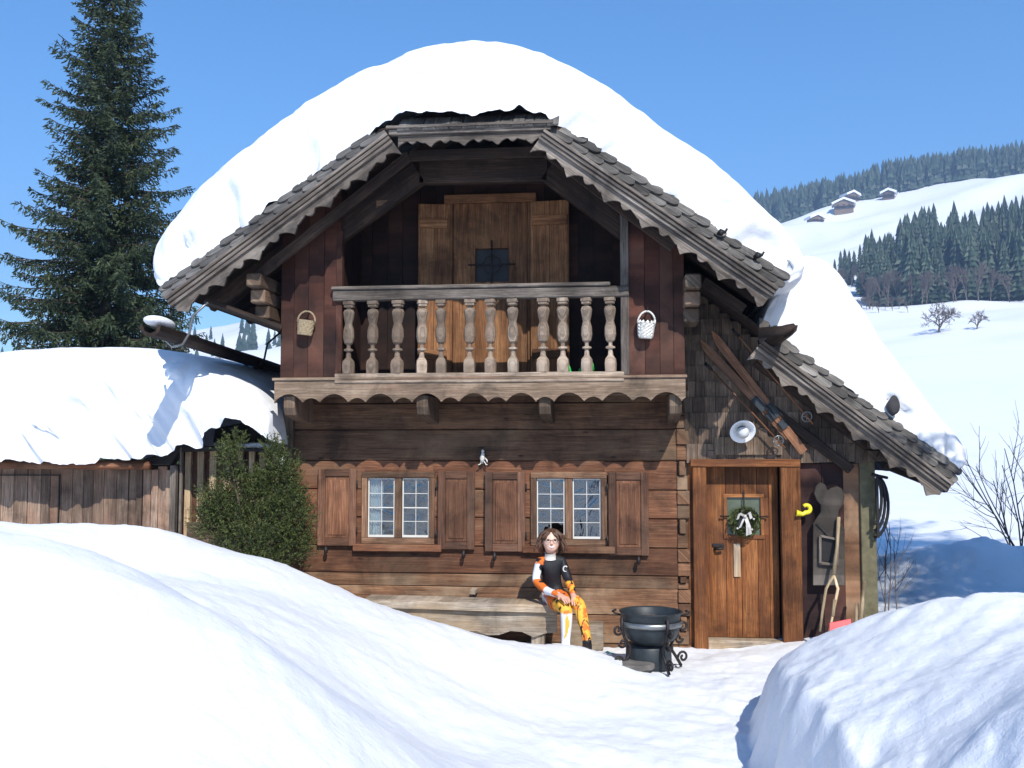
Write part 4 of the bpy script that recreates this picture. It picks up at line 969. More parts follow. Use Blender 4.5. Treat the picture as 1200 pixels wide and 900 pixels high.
# ================================================================ SKIS AND POLES
def ski(u0, v0, u1, v1, lab):
    a, b = P(u0, v0, -.1), P(u1, v1, -.1); d = (b - a).normalized(); L = (b - a).length; t = empty('wooden_ski', tuple((a + b) / 2), lab, 'ski', None)
    sd = d.cross(Y_); n = 24; vs = []
    for i in range(n + 1):
        s = i / n; w = .042 * (1 - .12 * math.sin(math.pi * s)); 
        if s < .1: w *= (s / .1) ** .6 * .96 + .04
        y = -.1 * max(0, (.12 - s) / .12) ** 1.6 - .02 * math.sin(math.pi * s)
        p = a + d * L * s + V((0, y, 0)) - (a + b) / 2
        vs += [p - sd * w, p + sd * w, p + sd * w + V((0, .02, 0)), p - sd * w + V((0, .02, 0))]
    fs = [(i * 4 + j, (i + 1) * 4 + j, (i + 1) * 4 + (j + 1) % 4, i * 4 + (j + 1) % 4) for i in range(n) for j in range(4)] + [(3, 2, 1, 0), tuple(n * 4 + j for j in range(4))]
    mb = MB(); mb.add(vs, fs, d, random.random()); o = mb.build('ski_board', 'ski'); o.parent = t
    c = a + d * L * .66 - (a + b) / 2 + V((0, -.03, 0)); mb = MB()
    mb.obox(c, (d, sd, Y_), (.075, .034, .006), 0); mb.obox(c + d * .16, (d, sd, Y_), (.04, .03, .006), 0); mb.obox(c - d * .01 + sd * .035 + V((0, -.015, 0)), (d, sd, Y_), (.05, .003, .018), 0); mb.obox(c - d * .01 - sd * .035 + V((0, -.015, 0)), (d, sd, Y_), (.05, .003, .018), 0)
    o = mb.build('binding', 'pot'); o.parent = t
    mb = MB(); mb.tube([c + d * .2 + sd * .03, c + d * .1 + sd * .045 + V((0, -.02, 0)), c - d * .06 + sd * .03 + V((0, -.02, 0)), c - d * .07 - sd * .03 + V((0, -.02, 0)), c + d * .1 - sd * .045 + V((0, -.02, 0)), c + d * .2 - sd * .03], .005, 5); o = mb.build('cable_binding', 'black'); o.parent = t
ski(820, 400, 925, 512, 'lower one of two old brown wooden skis hung on the lean-to gable'); ski(833, 389, 942, 530, 'upper one of two old brown wooden skis hung on the lean-to gable')
def pole(u0, v0, u1, v1, lab, r=.048):
    a, b = P(u0, v0, -.13), P(u1, v1, -.16); d = (b - a).normalized(); t = empty('ski_pole', tuple((a + b) / 2), lab, 'ski pole', None); o0 = (a + b) / 2
    mb = MB(); mb.tube([a - o0, b - o0], .009, 6); o = mb.build('shaft', 'ski'); o.parent = t
    c = b - d * .09 - o0; nx = (d * .35 + V((0, -1, 0))).normalized(); e1 = nx.cross(Z).normalized(); e2 = nx.cross(e1)
    mb = MB(); mb.tube([c + (e1 * math.cos(x) + e2 * math.sin(x)) * r for x in np.linspace(0, 2 * math.pi, 20)], .007, 6); mb.tube([c - e1 * r, c + e1 * r], .004, 5); mb.tube([c - e2 * r, c + e2 * r], .004, 5); o = mb.build('snow_basket', 'metal'); o.parent = t
    mb = MB(); mb.tube([a - o0, a - o0 + d * .1], .015, 7); o = mb.build('grip', 'black'); o.parent = t
pole(826, 425, 920, 525, 'ski pole with ring basket hanging nearest above the door, below the skis'); pole(858, 385, 953, 497, 'ski pole with ring basket hanging above the skis under the lean-to roof')
# ================================================================ WREATH
c = P(872, 612, .06); c.y = .045; t = empty('door_wreath', tuple(c), 'green leafy wreath with grey ribbons hanging on the front door window', 'wreath'); vs = []; fs = []; rr = []
mb = MB(); random.seed(5)
for i in range(900):
    a = random.uniform(0, 2 * math.pi); b = random.uniform(0, 2 * math.pi); R = .108; q = .04 * random.random() ** .5
    p = V(((R + q * math.cos(b)) * math.cos(a), q * math.sin(b) - .01, (R + q * math.cos(b)) * math.sin(a))); d = V((-math.sin(a), random.uniform(-.6, .6), math.cos(a))) + V((random.uniform(-1, 1), random.uniform(-1, .3), random.uniform(-1, 1))) * .6
    d.normalize(); s = d.cross(V((random.random(), random.random(), random.random()))).normalized() * .007; L = random.uniform(.02, .04); k = len(vs)
    vs += [p - s, p + s, p + s * .4 + d * L, p - s * .4 + d * L]; fs.append((k, k + 1, k + 2, k + 3)); rr.append(random.random())
def leafmesh(name, vs, fs, rr, mat):
    me = bpy.data.meshes.new(name); me.from_pydata([tuple(x) for x in vs], [], fs); a = me.attributes.new('rnd', 'FLOAT', 'FACE'); a.data.foreach_set('value', rr); me.materials.append(M[mat]); me.update()
    o = bpy.data.objects.new(name, me); COL.objects.link(o); return o
o = leafmesh('wreath_leaves', vs, fs, rr, 'yew'); o.parent = t
mb = MB(); mb.tube([(.105 * math.cos(a), 0, .105 * math.sin(a)) for a in np.linspace(0, 2 * math.pi, 24)], .018, 6); o = mb.build('wreath_ring', 'bark'); o.parent = t
mb = MB()
for (x0, z0, x1, z1, x2, z2) in ((0, .06, -.05, .09, -.07, .03), (0, .06, .04, .1, .06, .04), (0, .06, -.03, 0, -.05, -.05), (0, .06, .02, 0, .02, -.12), (.01, .05, .04, -.04, .05, -.11)):
    A_ = [V((x0, -.05, z0)), V((x1, -.07, z1)), V((x2, -.055, z2))]; w = V((.012, 0, .006)); vs2 = []
    for p in A_: vs2 += [p - w, p + w]
    mb.add(vs2, [(0, 1, 3, 2), (2, 3, 5, 4)], X)
mb.ball((0, -.06, .06), .018, 8, 6)
for a in range(4): mb.ball((.09 * math.cos(a * 1.7 + .4), -.05, .09 * math.sin(a * 1.7 + .4)), .011, 7, 5)
o = mb.build('ribbon', 'bow'); o.parent = t
# ================================================================ YELLOW HORN, SLED BOARD, TOOLS, HOOPS
c = P(943, 600, -.06); t = empty('toy_horn', tuple(c), 'small curled bright yellow toy horn hanging right of the front door frame', 'horn'); mb = MB()
q = [(.0 + .035 * math.cos(a) + .015, -.01, .03 + .035 * math.sin(a)) for a in np.linspace(2.4, -1.8, 12)]; q += [(-.02, -.015, -.02), (-.06, -.02, -.012)]
mb.tube(q, list(np.linspace(.018, .022, 12)) + [.02, .026], 8); o = mb.build('horn_body', 'yellow'); o.parent = t
mb = MB(); mb.tube([(-.06, -.02, -.012), (-.078, -.022, -.009)], [.026, .032], 10); o = mb.build('horn_bell', 'yellow'); o.parent = t
yy = -.06
o0 = P(968, 630, yy); t = empty('carved_board', tuple(o0), 'tall grey old carved board with scrolled top and small framed opening hanging on the lean-to', 'carved board')
def Q(u, v, y=yy): return P(u, v, y) - o0
out = [(953, 614), (958, 606), (962, 600), (962, 592), (957, 586), (954, 578), (956, 570), (961, 565), (967, 568), (970, 575), (974, 572), (981, 570), (987, 573), (990, 582), (988, 592), (983, 598), (982, 610), (990, 620), (990, 686), (953, 686)]
mb = MB(); mb.prism([Q(u, v) for u, v in out], Y_, .03, Z); o = mb.build('board', 'grey', bevel=.004); o.parent = t
mb = MB()
for (a, b) in (((961, 628), (981, 632)), ((961, 660), (981, 662)), ((961, 628), (961, 660)), ((981, 632), (981, 662))): mb.beam(Q(*a, yy - .025), Q(*b, yy - .025), .03, .022, Y_, .9)
o = mb.build('small_frame', 'grey', bevel=.002); o.parent = t
mb = MB(); mb.prism([Q(963, 631, yy - .006), Q(979, 634, yy - .006), Q(979, 659, yy - .006), Q(963, 657, yy - .006)], Y_, .003, X); mb.beam(Q(957, 612, yy - .02), Q(976, 628, yy - .04), .008, .01, Y_)
o = mb.build('dark_opening', 'black'); o.parent = t
# hay fork with split wooden handle
o0 = P(974, 670, -.25); t = empty('wooden_fork', tuple(o0), 'pale wooden hay fork leaning on the carved board, tines down in the snow', 'hay fork')
mb = MB(); mb.tube([Q(983, 606, -.1), Q(981, 640, -.14), Q(977, 674, -.2)], [.017, .016, .018], 8); o = mb.build('shaft', 'handle'); o.parent = t
for pts in (((977, 674), (968, 690), (964, 715), (961, 740)), ((977, 674), (982, 690), (977, 715), (972, 740))):
    mb = MB(); mb.tube([Q(u, v, -.2 - (v - 674) * .002) for u, v in pts], [.014, .014, .013, .01], 7); o = mb.build('tine', 'handle'); o.parent = t
o0 = P(990, 722, -.35); t = empty('snow_shovel', tuple(o0), 'red plastic snow shovel standing in the bank below the carved board', 'snow shovel')
mb = MB(); mb.prism([Q(972, 730, -.38), Q(997, 725, -.38), Q(1000, 745, -.45), Q(972, 745, -.45)], Y_, .012, Z); o = mb.build('blade', 'red', bevel=.003); o.parent = t
mb = MB(); mb.tube([Q(976, 722, -.38), Q(978, 703, -.3)], .016, 8); o = mb.build('shaft', 'handle'); o.parent = t
for (a, b, lab) in (((1008, 735), (1013, 681), 'taller of two pale wooden tool handles leaning at the lean-to corner'), ((1003, 735), (1004, 708), 'shorter of two pale wooden tool handles sticking out of the snow')):
    p, q = P(*a, -.4), P(*b, -.25); mb = MB(); mb.tube([p, lerp(p, q, .5), q], [.018, .018, .016], 8); tag(mb.build('tool_handle', 'handle'), lab, 'tool handle')
mb = MB()
for k, (w, h) in enumerate(((9, 58), (13, 66), (17, 74))):
    mb.tube([P(1024 + w * math.sin(a), 556 + h * (1 - math.cos(a)) / 2, -.1 + .03 * k) for a in np.linspace(0, math.pi, 14)], .014, 6)
mb.tube([P(1022, 556, -.1), P(1040, 560, -.05)], .014, 6)
mb.box(P(1026, 560, -.1).x, P(1029, 560, -.1).x, -.11, -.08, P(1026, 630, -.1).z, P(1026, 560, -.1).z, 2)
tag(mb.build('hanging_hoops', 'black'), 'dark bent wooden hoops hanging at the right corner of the lean-to', 'hoops')
# chimney-like dark post tops in the snow of the lean-to, roof hooks
c = P(1047, 477, -.33); mb = MB(); mb.obox((c.x + .02, -.2, c.z - .12), (X, Y_, Z), (.04, .04, .14), 2); n0 = len(mb.v); mb.ball((c.x, -.31, c.z + .0), (.055, .06, .095), 14, 10); mb.v[n0:] = [tuple(V(q) + (V(q) - V((c.x, -.31, c.z))) * .45 * noise.noise(V(q) * 11)) for q in mb.v[n0:]]
tag(mb.build('vent_pipe', 'darkstone'), 'short dark vent head poking out of the lean-to roof snow', 'vent')
for (u, v, lab) in ((845, 273, 'upper small dark hook on the shingle edge of the right roof slope'), (888, 300, 'lower small dark hook on the shingle edge of the right roof slope')):
    c = P(u, v, YV - .03); mb = MB(); mb.tube([c + V((-.05, .06, -.03)), c + V((0, 0, .02)), c + V((.03, -.03, .0)), c + V((.05, -.03, .03))], [.012, .02, .016, .01], 6); mb.ball(c + V((0, -.01, 0)), .025, 6, 5); tag(mb.build('roof_hook', 'black'), lab, 'roof hook')

c = gp + V((.0, .06, .07)); mb = MB(); mb.ball(c + V((0, .12, -.025)), (.085, .26, .055), 18, 11)
tag(mb.build('gutter_snow', 'roofsnow'), 'small rounded lump of snow on the front end of the left log gutter', 'snow lump')
# ================================================================ PERSON
def build_person():
    root = empty('person', tuple(P(648, 705, -.5)), 'person with brown hair in a black, white and orange flame-patterned suit sitting on the bench', 'person')
    J = {}; E = []
    def j(n, p, r): J[n] = (V(p), r)
    def e(*ns):
        for a, b in zip(ns[:-1], ns[1:]): E.append((a, b))
    j('pelvis', P(649, 699, -.45), .105); j('belly', P(647, 688, -.46), .098); j('chest', P(646, 671, -.48), .108); j('upch', P(645, 658, -.5), .092)
    j('neck', P(645, 650.5, -.52), .042); j('jaw', P(645.5, 641, -.55), .062); j('head', P(646, 634, -.545), .080); j('crown', P(646, 628, -.535), .066)
    e('pelvis', 'belly', 'chest', 'upch', 'neck', 'jaw', 'head', 'crown')
    j('sL', P(632.5, 657.5, -.5), .056); j('eL', P(628, 681, -.5), .043); j('fL', P(640, 692, -.68), .038); j('wL', P(655, 697.5, -.83), .026); e('upch', 'sL', 'eL', 'fL', 'wL')
    j('sR', P(658.5, 657.5, -.5), .056); j('eR', P(666, 680, -.55), .043); j('fR', P(670, 690, -.68), .036); j('wR', P(671, 697, -.8), .026); e('upch', 'sR', 'eR', 'fR', 'wR')
    j('hL', P(644, 702, -.48), .098); j('kL', P(664, 712, -.88), .060); j('cL', P(664, 727, -.87), .056); j('aL', P(663, 752, -.86), .040); e('pelvis', 'hL', 'kL', 'cL', 'aL')
    j('hR', P(655, 701, -.48), .098); j('kR', P(679, 707, -.86), .060); j('cR', P(682, 722, -.88), .054); j('aR', P(688, 751, -.93), .040); e('pelvis', 'hR', 'kR', 'cR', 'aR')
    for s, a in (('L', 'aL'), ('R', 'aR')):
        p = J[a][0]; j('b' + s, p + V((0, -.02, -.045)), .047); j('t' + s, p + V((.01, -.15, -.06)), .036); e(a, 'b' + s, 't' + s)
    for s, wn, dirv in (('L', 'wL', (P(668, 704, -.93) - P(655, 697, -.83))), ('R', 'wR', (P(675, 707, -.92) - P(671, 697, -.8)))):
        w = J[wn][0]; d = dirv.normalized(); side = d.cross(V((0, -.5, 1))).normalized()
        pm = w + d * .05; j('p' + s, pm, .026); e(wn, 'p' + s)
        for k, (off, L) in enumerate(((-.026, .05), (-.009, .058), (.009, .055), (.026, .042))):
            a = pm + d * .03 + side * off; b = a + d * L * .5 + V((0, 0, -.008)); c = b + d * L * .35 + V((0, 0, -.02))
            j(f'{s}{k}a', a, .0095); j(f'{s}{k}b', b, .0085); j(f'{s}{k}c', c, .007); e('p' + s, f'{s}{k}a', f'{s}{k}b', f'{s}{k}c')
        sg = 1 if s == 'L' else -1
        a = w + d * .03 + side * .028 * sg; b = a + side * .02 * sg + d * .022; j(s + 'ta', a, .011); j(s + 'tb', b, .009); e('p' + s, s + 'ta', s + 'tb')
    names = list(J); me = bpy.data.meshes.new('body'); me.from_pydata([tuple(J[n][0]) for n in names], [(names.index(a), names.index(b)) for a, b in E], [])
    o = bpy.data.objects.new('body', me); COL.objects.link(o)
    sk = o.modifiers.new('skin', 'SKIN'); sk.use_smooth_shade = True; sk.branch_smoothing = .3
    if not me.skin_vertices: 
        bpy.context.view_layer.objects.active = o; bpy.ops.mesh.customdata_skin_add()
    sv = me.skin_vertices[0].data
    for i, n in enumerate(names): sv[i].radius = (J[n][1],) * 2; sv[i].use_root = (n == 'pelvis')
    i = names.index('chest'); sv[i].radius = (.125, .085); i = names.index('upch'); sv[i].radius = (.115, .075); i = names.index('belly'); sv[i].radius = (.105, .085)
    ss = o.modifiers.new('sub', 'SUBSURF'); ss.levels = 3; ss.render_levels = 3
    dg = bpy.context.evaluated_depsgraph_get(); bm = bpy.data.meshes.new_from_object(o.evaluated_get(dg)); o.modifiers.clear(); o.data = bm
    # paint the suit: nearest bone decides
    co = np.array([v.co[:] for v in bm.vertices]); nb = []
    segs = [(np.array(J[a][0]), np.array(J[b][0]), a, b) for a, b in E]
    D = np.full((len(co), len(segs)), 9.0); T = np.zeros_like(D)
    for k, (a, b, _, _) in enumerate(segs):
        ab = b - a; t = np.clip(((co - a) @ ab) / (ab @ ab), 0, 1); T[:, k] = t; ra, rb = J[segs[k][2]][1], J[segs[k][3]][1]
        D[:, k] = np.linalg.norm(co - a - t[:, None] * ab, axis=1) - (ra * (1 - t) + rb * t)
    K = D.argmin(1)
    BL, WH, OR, YE_, SK, PK = (.012, .012, .015), (.72, .74, .8), (.75, .17, .025), (.82, .42, .05), (.60, .33, .24), (.55, .22, .16)
    col = np.zeros((len(co), 4)); col[:, 3] = 1
    for i in range(len(co)):
        a, b = segs[K[i]][2:]; t = T[i, K[i]]; x, y, z = co[i]; n = noise.noise(V((x * 16, y * 16, z * 22))); w = noise.noise(V((x * 30 + 3, y * 30, z * 14)))
        c = BL
        if b in ('jaw', 'head', 'crown'): c = SK if not (b == 'jaw' and t < .25) else WH
        elif b == 'neck': c = WH if (abs(x - J['neck'][0].x) < .05 and y < J['neck'][0].y and t > .2) or t > .6 else BL
        elif b == 'sL': c = OR if n > -.1 else BL
        elif b == 'eL': c = OR if (t < .12 and n > -.1) else WH if x < J['eL'][0].x + .042 - .02 * w else BL
        elif b in ('fL', 'wL'): c = (OR if n > -.15 else BL) if (b == 'fL' and t > .1) else WH if b == 'wL' and t < .6 else (OR if n > 0 else WH)
        elif b == 'sR': c = BL
        elif b == 'eR': c = WH if (.25 < t < .5 and abs(x - J['eR'][0].x) < .035 and y < J['eR'][0].y - .02 and n + w > -.15) else BL
        elif b in ('fR', 'wR'): c = (YE_ if w > 0 else OR) if n > -.12 else BL
        elif b in ('hL', 'hR', 'belly', 'pelvis'): c = WH if (x < J['pelvis'][0].x - .05 and z < J['belly'][0].z + .02) else (OR if n > .1 and z < J['belly'][0].z - .02 else BL)
        elif b == 'kL': c = (WH if n > .05 else PK) if t < .3 else (OR if t < .62 else YE_) if w > -.3 else BL
        elif b in ('cL', 'aL'): c = (WH if noise.noise(V((x * 18, 5, z * 6))) < .28 else YE_) if not (b == 'cL' and t < .4) else (YE_ if n > -.2 else OR)
        elif b == 'kR': c = (OR if n > -.1 else BL) if t < .7 else (YE_ if w > -.1 else OR)
        elif b in ('cR', 'aR'): c = BL if abs(noise.noise(V((x * 15, y * 15, z * 5)))) < .07 else (OR if z > J['kR'][0].z - .05 and n > .1 else (OR if x > J['cR'][0].x + .01 and n > -.1 else YE_))
        elif b in ('bL', 'tL'): c = WH
        elif b in ('bR', 'tR'): c = BL
        elif b[0] == 'p' or b[0] in 'LR': c = SK
        col[i, :3] = c
    ca = bm.color_attributes.new('col', 'FLOAT_COLOR', 'POINT'); ca.data.foreach_set('color', col.ravel())
    bm.materials.clear(); bm.materials.append(attrmat('suit_and_skin', rough=.6, bump=.5, scale=22)); bm.polygons.foreach_set('use_smooth', [True] * len(bm.polygons)); sub(root, o)
    ar = lerp(J['sR'][0], J['eR'][0], .38); mb = MB(); mb.tube([ar + V((.012 + .02 * math.cos(a), -.046, .024 * math.sin(a))) for a in np.linspace(.7, 5.2, 10)], .0075, 5); sub(root, mb.build('sleeve_mark', 'white'))
    h = J['head'][0]; fw = V((.12, -1, -.02)).normalized(); rt = V((1, .12, 0)).normalized(); up = V((0, 0, 1))
    skin = plain('face_skin', (.70, .43, .33), .5, var=.06, scale=20, bump=0)
    mb = MB(); mb.ball(h + V((0, 0, .0)), (.076, .086, .104), 20, 14); mb.ball(h - up * .05 + fw * .018, (.055, .06, .052), 16, 10)
    o = mb.build('face', skin); sub(root, o)
    mb = MB(); mb.tube([h + fw * .082 + up * .012, h + fw * .098 - up * .012, h + fw * .09 - up * .022], [.006, .012, .01], 8); o = mb.build('nose', skin); sub(root, o)
    mb = MB()
    for s in (-1, 1): mb.ball(h + fw * .076 + rt * s * .03 + up * .016, (.013, .008, .008), 8, 6)
    sub(root, mb.build('eyes', 'black'))
    mb = MB(); mb.tube([h + fw * (.079 - .004 * abs(k)) + rt * .011 * k + up * (-.048 + .0022 * k * k) for k in (-2.6, -1.3, 0, 1.3, 2.6)], [.004, .008, .010, .008, .004], 8, flat=1); sub(root, mb.build('smiling_mouth', plain('teeth_and_lips', (.85, .72, .68), .4, var=.2)))
    mb = MB()
    for s in (-1, 1):
        mb.tube([h + fw * .091 + rt * (s * .032 + .022 * math.cos(a)) + up * (.013 + .015 * math.sin(a)) for a in np.linspace(0, 2 * math.pi, 14)], .0022, 5)
        mb.tube([h + fw * .088 + rt * s * .054 + up * .016, h + rt * s * .08 + up * .012], .0022, 5)
    mb.tube([h + fw * .093 - rt * .01 + up * .016, h + fw * .093 + rt * .01 + up * .016], .0022, 5); sub(root, mb.build('glasses', 'metal'))
    # hair: shell plus strands
    mb = MB(); random.seed(11)
    for i in range(420):
        a = random.uniform(0, 2 * math.pi); el = random.uniform(.15, 1.5)
        fr_ = math.cos(a)
        st = V((math.sin(a) * math.cos(el), -fr_ * math.cos(el), math.sin(el)))
        if fr_ > .35 and el < .95: continue
        p = h + V((st.x * .082, st.y * .09, st.z * .108)) ; L = random.uniform(.07, .13) + .05 * (1 - st.z)
        q = [p]; o_ = V((st.x, st.y, 0)); o_ = o_.normalized() if o_.length > .01 else V((1, 0, 0))
        for k in range(1, 5):
            t = k / 4; q.append(p + o_ * (.030 * math.sin(t * 2.2) + .01 * random.random()) + V((random.uniform(-.008, .008), random.uniform(-.006, .006), -L * t * (1 if st.z < .8 else .7))) + (V((math.copysign(.05, st.x) * t, .01, 0)) if fr_ > .2 else V((0, 0, 0))))
        mb.tube(q, [.011, .013, .012, .009, .004], 5)
    mb.ball(h + V((0, .014, .016)), (.084, .088, .100), 18, 12)
    sub(root, mb.build('hair', plain('brown_hair', (.085, .042, .024), .5, var=.5, scale=50)))
    mb = MB(); nk = J['neck'][0]; mb.lathe(nk + V((0, 0, -.03)), [(.062, 0), (.052, .02), (.048, .05), (.053, .055), (.046, .045)], 18, axis=(0, -.25, 1), cap=False); sub(root, mb.build('collar', 'white'))
build_person()
# ================================================================ PLANTS
random.seed(21)
def rv(): return V((random.gauss(0, 1), random.gauss(0, 1), random.gauss(0, 1))).normalized()
def yew():
    bx = P(300, 640, -.75); t = empty('yew_bush', (bx.x, -.75, hz(bx.x, -.75)), 'bushy green evergreen yew with two peaks growing at the left house corner', 'bush')
    z0 = hz(bx.x, -.75); lobes = []
    for (u, v, r, n) in ((300, 640, 42, 1.0), (270, 610, 34, .8), (335, 612, 30, .8), (300, 595, 30, .7), (255, 590, 20, .45), (328, 575, 24, .6), (345, 640, 20, .5), (330, 550, 16, .35), (300, 570, 14, .4), (272, 560, 11, .22), (268, 535, 9, .18), (275, 520, 7, .1), (322, 530, 9, .14), (290, 670, 40, .8), (340, 590, 18, .4), (247, 615, 18, .35)):
        c = P(u, v, -.8 + random.uniform(-.15, .15)); lobes.append((c, r / 1177 * 9.05, n))
    vs = []; fs = []; rr = []
    for c, r, n in lobes:
        for k in range(int(n * 520)):
            d = rv(); rad = r * random.random() ** .45 * (1 + .22 * noise.noise(d * 3 + c)); p = c + V((d.x, d.y * .9, d.z * 1.05)) * rad
            out = (d * .7 + V((0, 0, .8)) + rv() * .5).normalized(); br = random.random()
            for b in range(11):
                q = p + out * (.012 * b); s = rv(); dd = (out * .7 + s * .9).normalized(); L = random.uniform(.018, .034); w = dd.cross(rv()).normalized() * .0055; i = len(vs)
                vs += [q - w, q + w, q + dd * L]; fs.append((i, i + 1, i + 2)); rr.append(min(1, max(0, br * .7 + random.random() * .4 - .05)))
    o = leafmesh('foliage', vs, fs, rr, 'yew'); sub(t, o)
    mb = MB()
    for c, r, n in lobes: mb.tube([(bx.x, -.78, z0 - .1), lerp(V((bx.x, -.78, z0)), c, .5) + V((0, 0, .05)), c + V((0, 0, r * .6))], [.03, .018, .004], 5)
    sub(t, mb.build('stems', 'bark'))
yew()
def spruce(px, Y, H, scale, lab, seed, dens=1.0, name='spruce_tree', rad=2.55):
    random.seed(seed); c = PD(px, 500, Y - CAM.y) if Y > 0 else V((px, Y, 0)); x, y = c.x, c.y; z0 = hz(x, y)
    if H == 11.9: H = 11.95 - z0
    t = empty(name, (x, y, z0), lab, 'spruce'); vs = []; fs = []; rr = []; mb = MB()
    tr = [(0.05 * math.sin(k), 0.05 * math.cos(k * 1.3), H * k / 8) for k in range(9)]; mb.tube(tr, [.21 * (1 - k / 8.2) for k in range(9)], 10); o = mb.build('trunk', 'bark'); o.parent = t
    mb = MB(); z = .9
    while z < H - .05:
        f = 1 - z / H; L0 = rad * (f ** .66) * (.82 + .3 * noise.noise(V((z * .8, seed, 0)))) + .12; nb = max(4, int(6 * dens * (.7 + f * .5)))
        a0 = random.uniform(0, 6.28)
        for k in range(nb):
            an = a0 + 2 * math.pi * k / nb + random.uniform(-.35, .35); L = L0 * random.uniform(.62, 1.12); zz = z + random.uniform(-.1, .1)
            if random.random() < .06: L *= 1.2
            lift = .55 * (1 - f) ** 1.5 ; pts = []; hd = V((math.cos(an), math.sin(an), 0)); sd = V((-math.sin(an), math.cos(an), 0)); br = random.random()
            n = max(4, int(L / .16))
            for i in range(n + 1):
                s = i / n; pts.append(hd * (L * s) + V((0, 0, zz + L * (lift * s - (.42 - .25 * (1 - f)) * s * s * (1.25 - .55 * s * s) + .12 * s ** 4))) + sd * (.05 * math.sin(s * 4 + k)))
            mb.tube(pts, [.022 * (f + .35) * (1 - .85 * i / n) + .003 for i in range(n + 1)], 4, cap=False)
            m_ = int(L / .042 * dens)
            for q in range(m_):
                s = (q + .5) / m_; s = .1 + .9 * s; i = min(n - 1, int(s * n)); p = lerp(pts[i], pts[i + 1], s * n - i); w = (.40 * (1 - s) ** .6 + .10) * (f * .6 + .5) * random.uniform(.6, 1.15); sg = 1 if q % 2 else -1
                dr = (sd * sg * random.uniform(.35, 1.0) + hd * random.uniform(.3, .9) + V((0, 0, -random.uniform(.25, 1.25) * (.35 + f)))).normalized(); tip = p + dr * w + V((0, 0, -.12 * w))
                # hanging twig: a core strip and needle tufts each side
                nd = max(3, int(w / .045)); tb = min(1, max(0, br * .45 + random.random() * .55))
                for e_ in range(nd):
                    a = lerp(p, tip, e_ / nd); d2 = (dr + rv() * .75).normalized(); ln = random.uniform(.07, .13); ww = d2.cross(rv()).normalized() * random.uniform(.010, .020); j_ = len(vs)
                    vs += [a - ww * .5, a + ww * .5, a + d2 * ln * .6 + ww, a + d2 * ln, a + d2 * ln * .6 - ww]; fs.append((j_, j_ + 1, j_ + 2, j_ + 3, j_ + 4)); rr.append(min(1, max(0, tb + random.uniform(-.15, .15))))
        z += (.19 + .05 * f) / dens ** .5
    o = mb.build('branches', 'bark'); o.parent = t
    o = leafmesh('crown', vs, fs, rr, 'needle'); o.parent = t
    print('spruce faces', len(fs)); return t
spruce(118, 12.0, 11.9, 1, 'tall dark green spruce standing behind the snow covered shed at left', 3, dens=1.55, rad=3.05)
spruce(196, 21.0, 6.2, 1, 'small spruce between the tall spruce and the house gutter', 9, dens=.8, rad=1.9)
st_ = spruce(8.0, -3.9, 14.5, 1, 'unseen dark spruce added beyond the right picture edge to shade the snow heap', 13, dens=.95, rad=4.1)  # out of view, added to cast shade on the snow heap
for k, (x, y) in enumerate(((10.2, -4.6), (9.6, -2.2), (9.4, -7.2))):  # further unseen copies, added to make that shade denser
    st_.scale = (1, 1, 1.25); o = copy_tree(st_); o.location = (x, y, hz(x, y)); o.rotation_euler.z = 1 + k; o['label'] = ('unseen spruce added for shade beyond the right picture edge, furthest right of its group', 'unseen spruce added for shade beyond the right picture edge, rearmost of its group', 'unseen spruce added for shade beyond the right picture edge, nearest to the camera of its group')[k]
# bare trees and shrubs
def bare(mb, base, H, depth, spread, r0, seg=4, up=.18, rmin=.035, trunk=.2):
    def rec(p, d, L, r, k):
        n = 3; pts = [p]; q = p
        for i in range(n): d = (d + rv() * .13 + V((0, 0, up * .12))).normalized(); q = q + d * (L / n); pts.append(q)
        mb.tube(pts, [max(rmin, q_) for q_ in np.linspace(r, r * .62, n + 1)], seg if k > 1 else 3, cap=False, rnd=.5)
        if k <= 0: return
        for b in range(random.choice((2, 3, 3)) if k < depth else 4):
            s = random.uniform(.45, 1.0); i = min(n - 1, int(s * n)); pp = lerp(pts[i], pts[i + 1], s * n - i)
            nd = (d + rv() * spread + V((0, 0, up))).normalized(); rec(pp, nd, L * (random.uniform(.62, .9) if k < depth else random.uniform(.9, 1.3)), r * .62, k - 1)
    rec(V(base), V((0, 0, 1)), H * trunk, r0, depth)
def bare_tree(u, v, dist, H, depth, spread, r0, lab, cat='tree', name='bare_tree', grp=None, zbase=None):
    if zbase is None: c = PD(u, v, dist); c.z = hz(c.x, c.y) - .1
    t = empty(name, tuple(c), lab, cat, grp); mb = MB(); bare(mb, (0, 0, 0), H, depth, spread, r0); o = mb.build('branches', 'greybark'); o.parent = t; return t
random.seed(77)
bare_tree(1100, 385, 235, 9.5, 6, 1.0, .3, 'broad bare tree standing alone on the white slope at right'); bare_tree(1145, 387, 235, 6.0, 5, .9, .2, 'small bare tree standing right of the broad bare tree on the slope')
bare_tree(982, 330, 250, 7.5, 4, .5, .12, 'thin bare sapling on the slope just right of the roof snow')
protoB = [bare_tree(1040 + 40 * i, 335, 330, 15, 5, .4, .22, 'tall leafless tree at the foot of the dark conifer wood', name='leafless_tree', grp='leafless trees at the edge of the conifer wood') for i in range(3)]
for i, u in enumerate((1018, 1030, 1050, 1065, 1083, 1098, 1112, 1128, 1143, 1160, 1185, 1215, 1008, 1000, 992, 1022)):
    o = copy_tree(protoB[i % 3]); d = random.uniform(325, 345) if u > 1012 else random.uniform(360, 400); c = PD(u + random.uniform(-4, 4), 300, d); o.location = (c.x, c.y, hz(c.x, c.y) - .2); o.rotation_euler.z = random.uniform(0, 6); s = random.uniform(.75, 1.1); o.scale = (s, s, s)
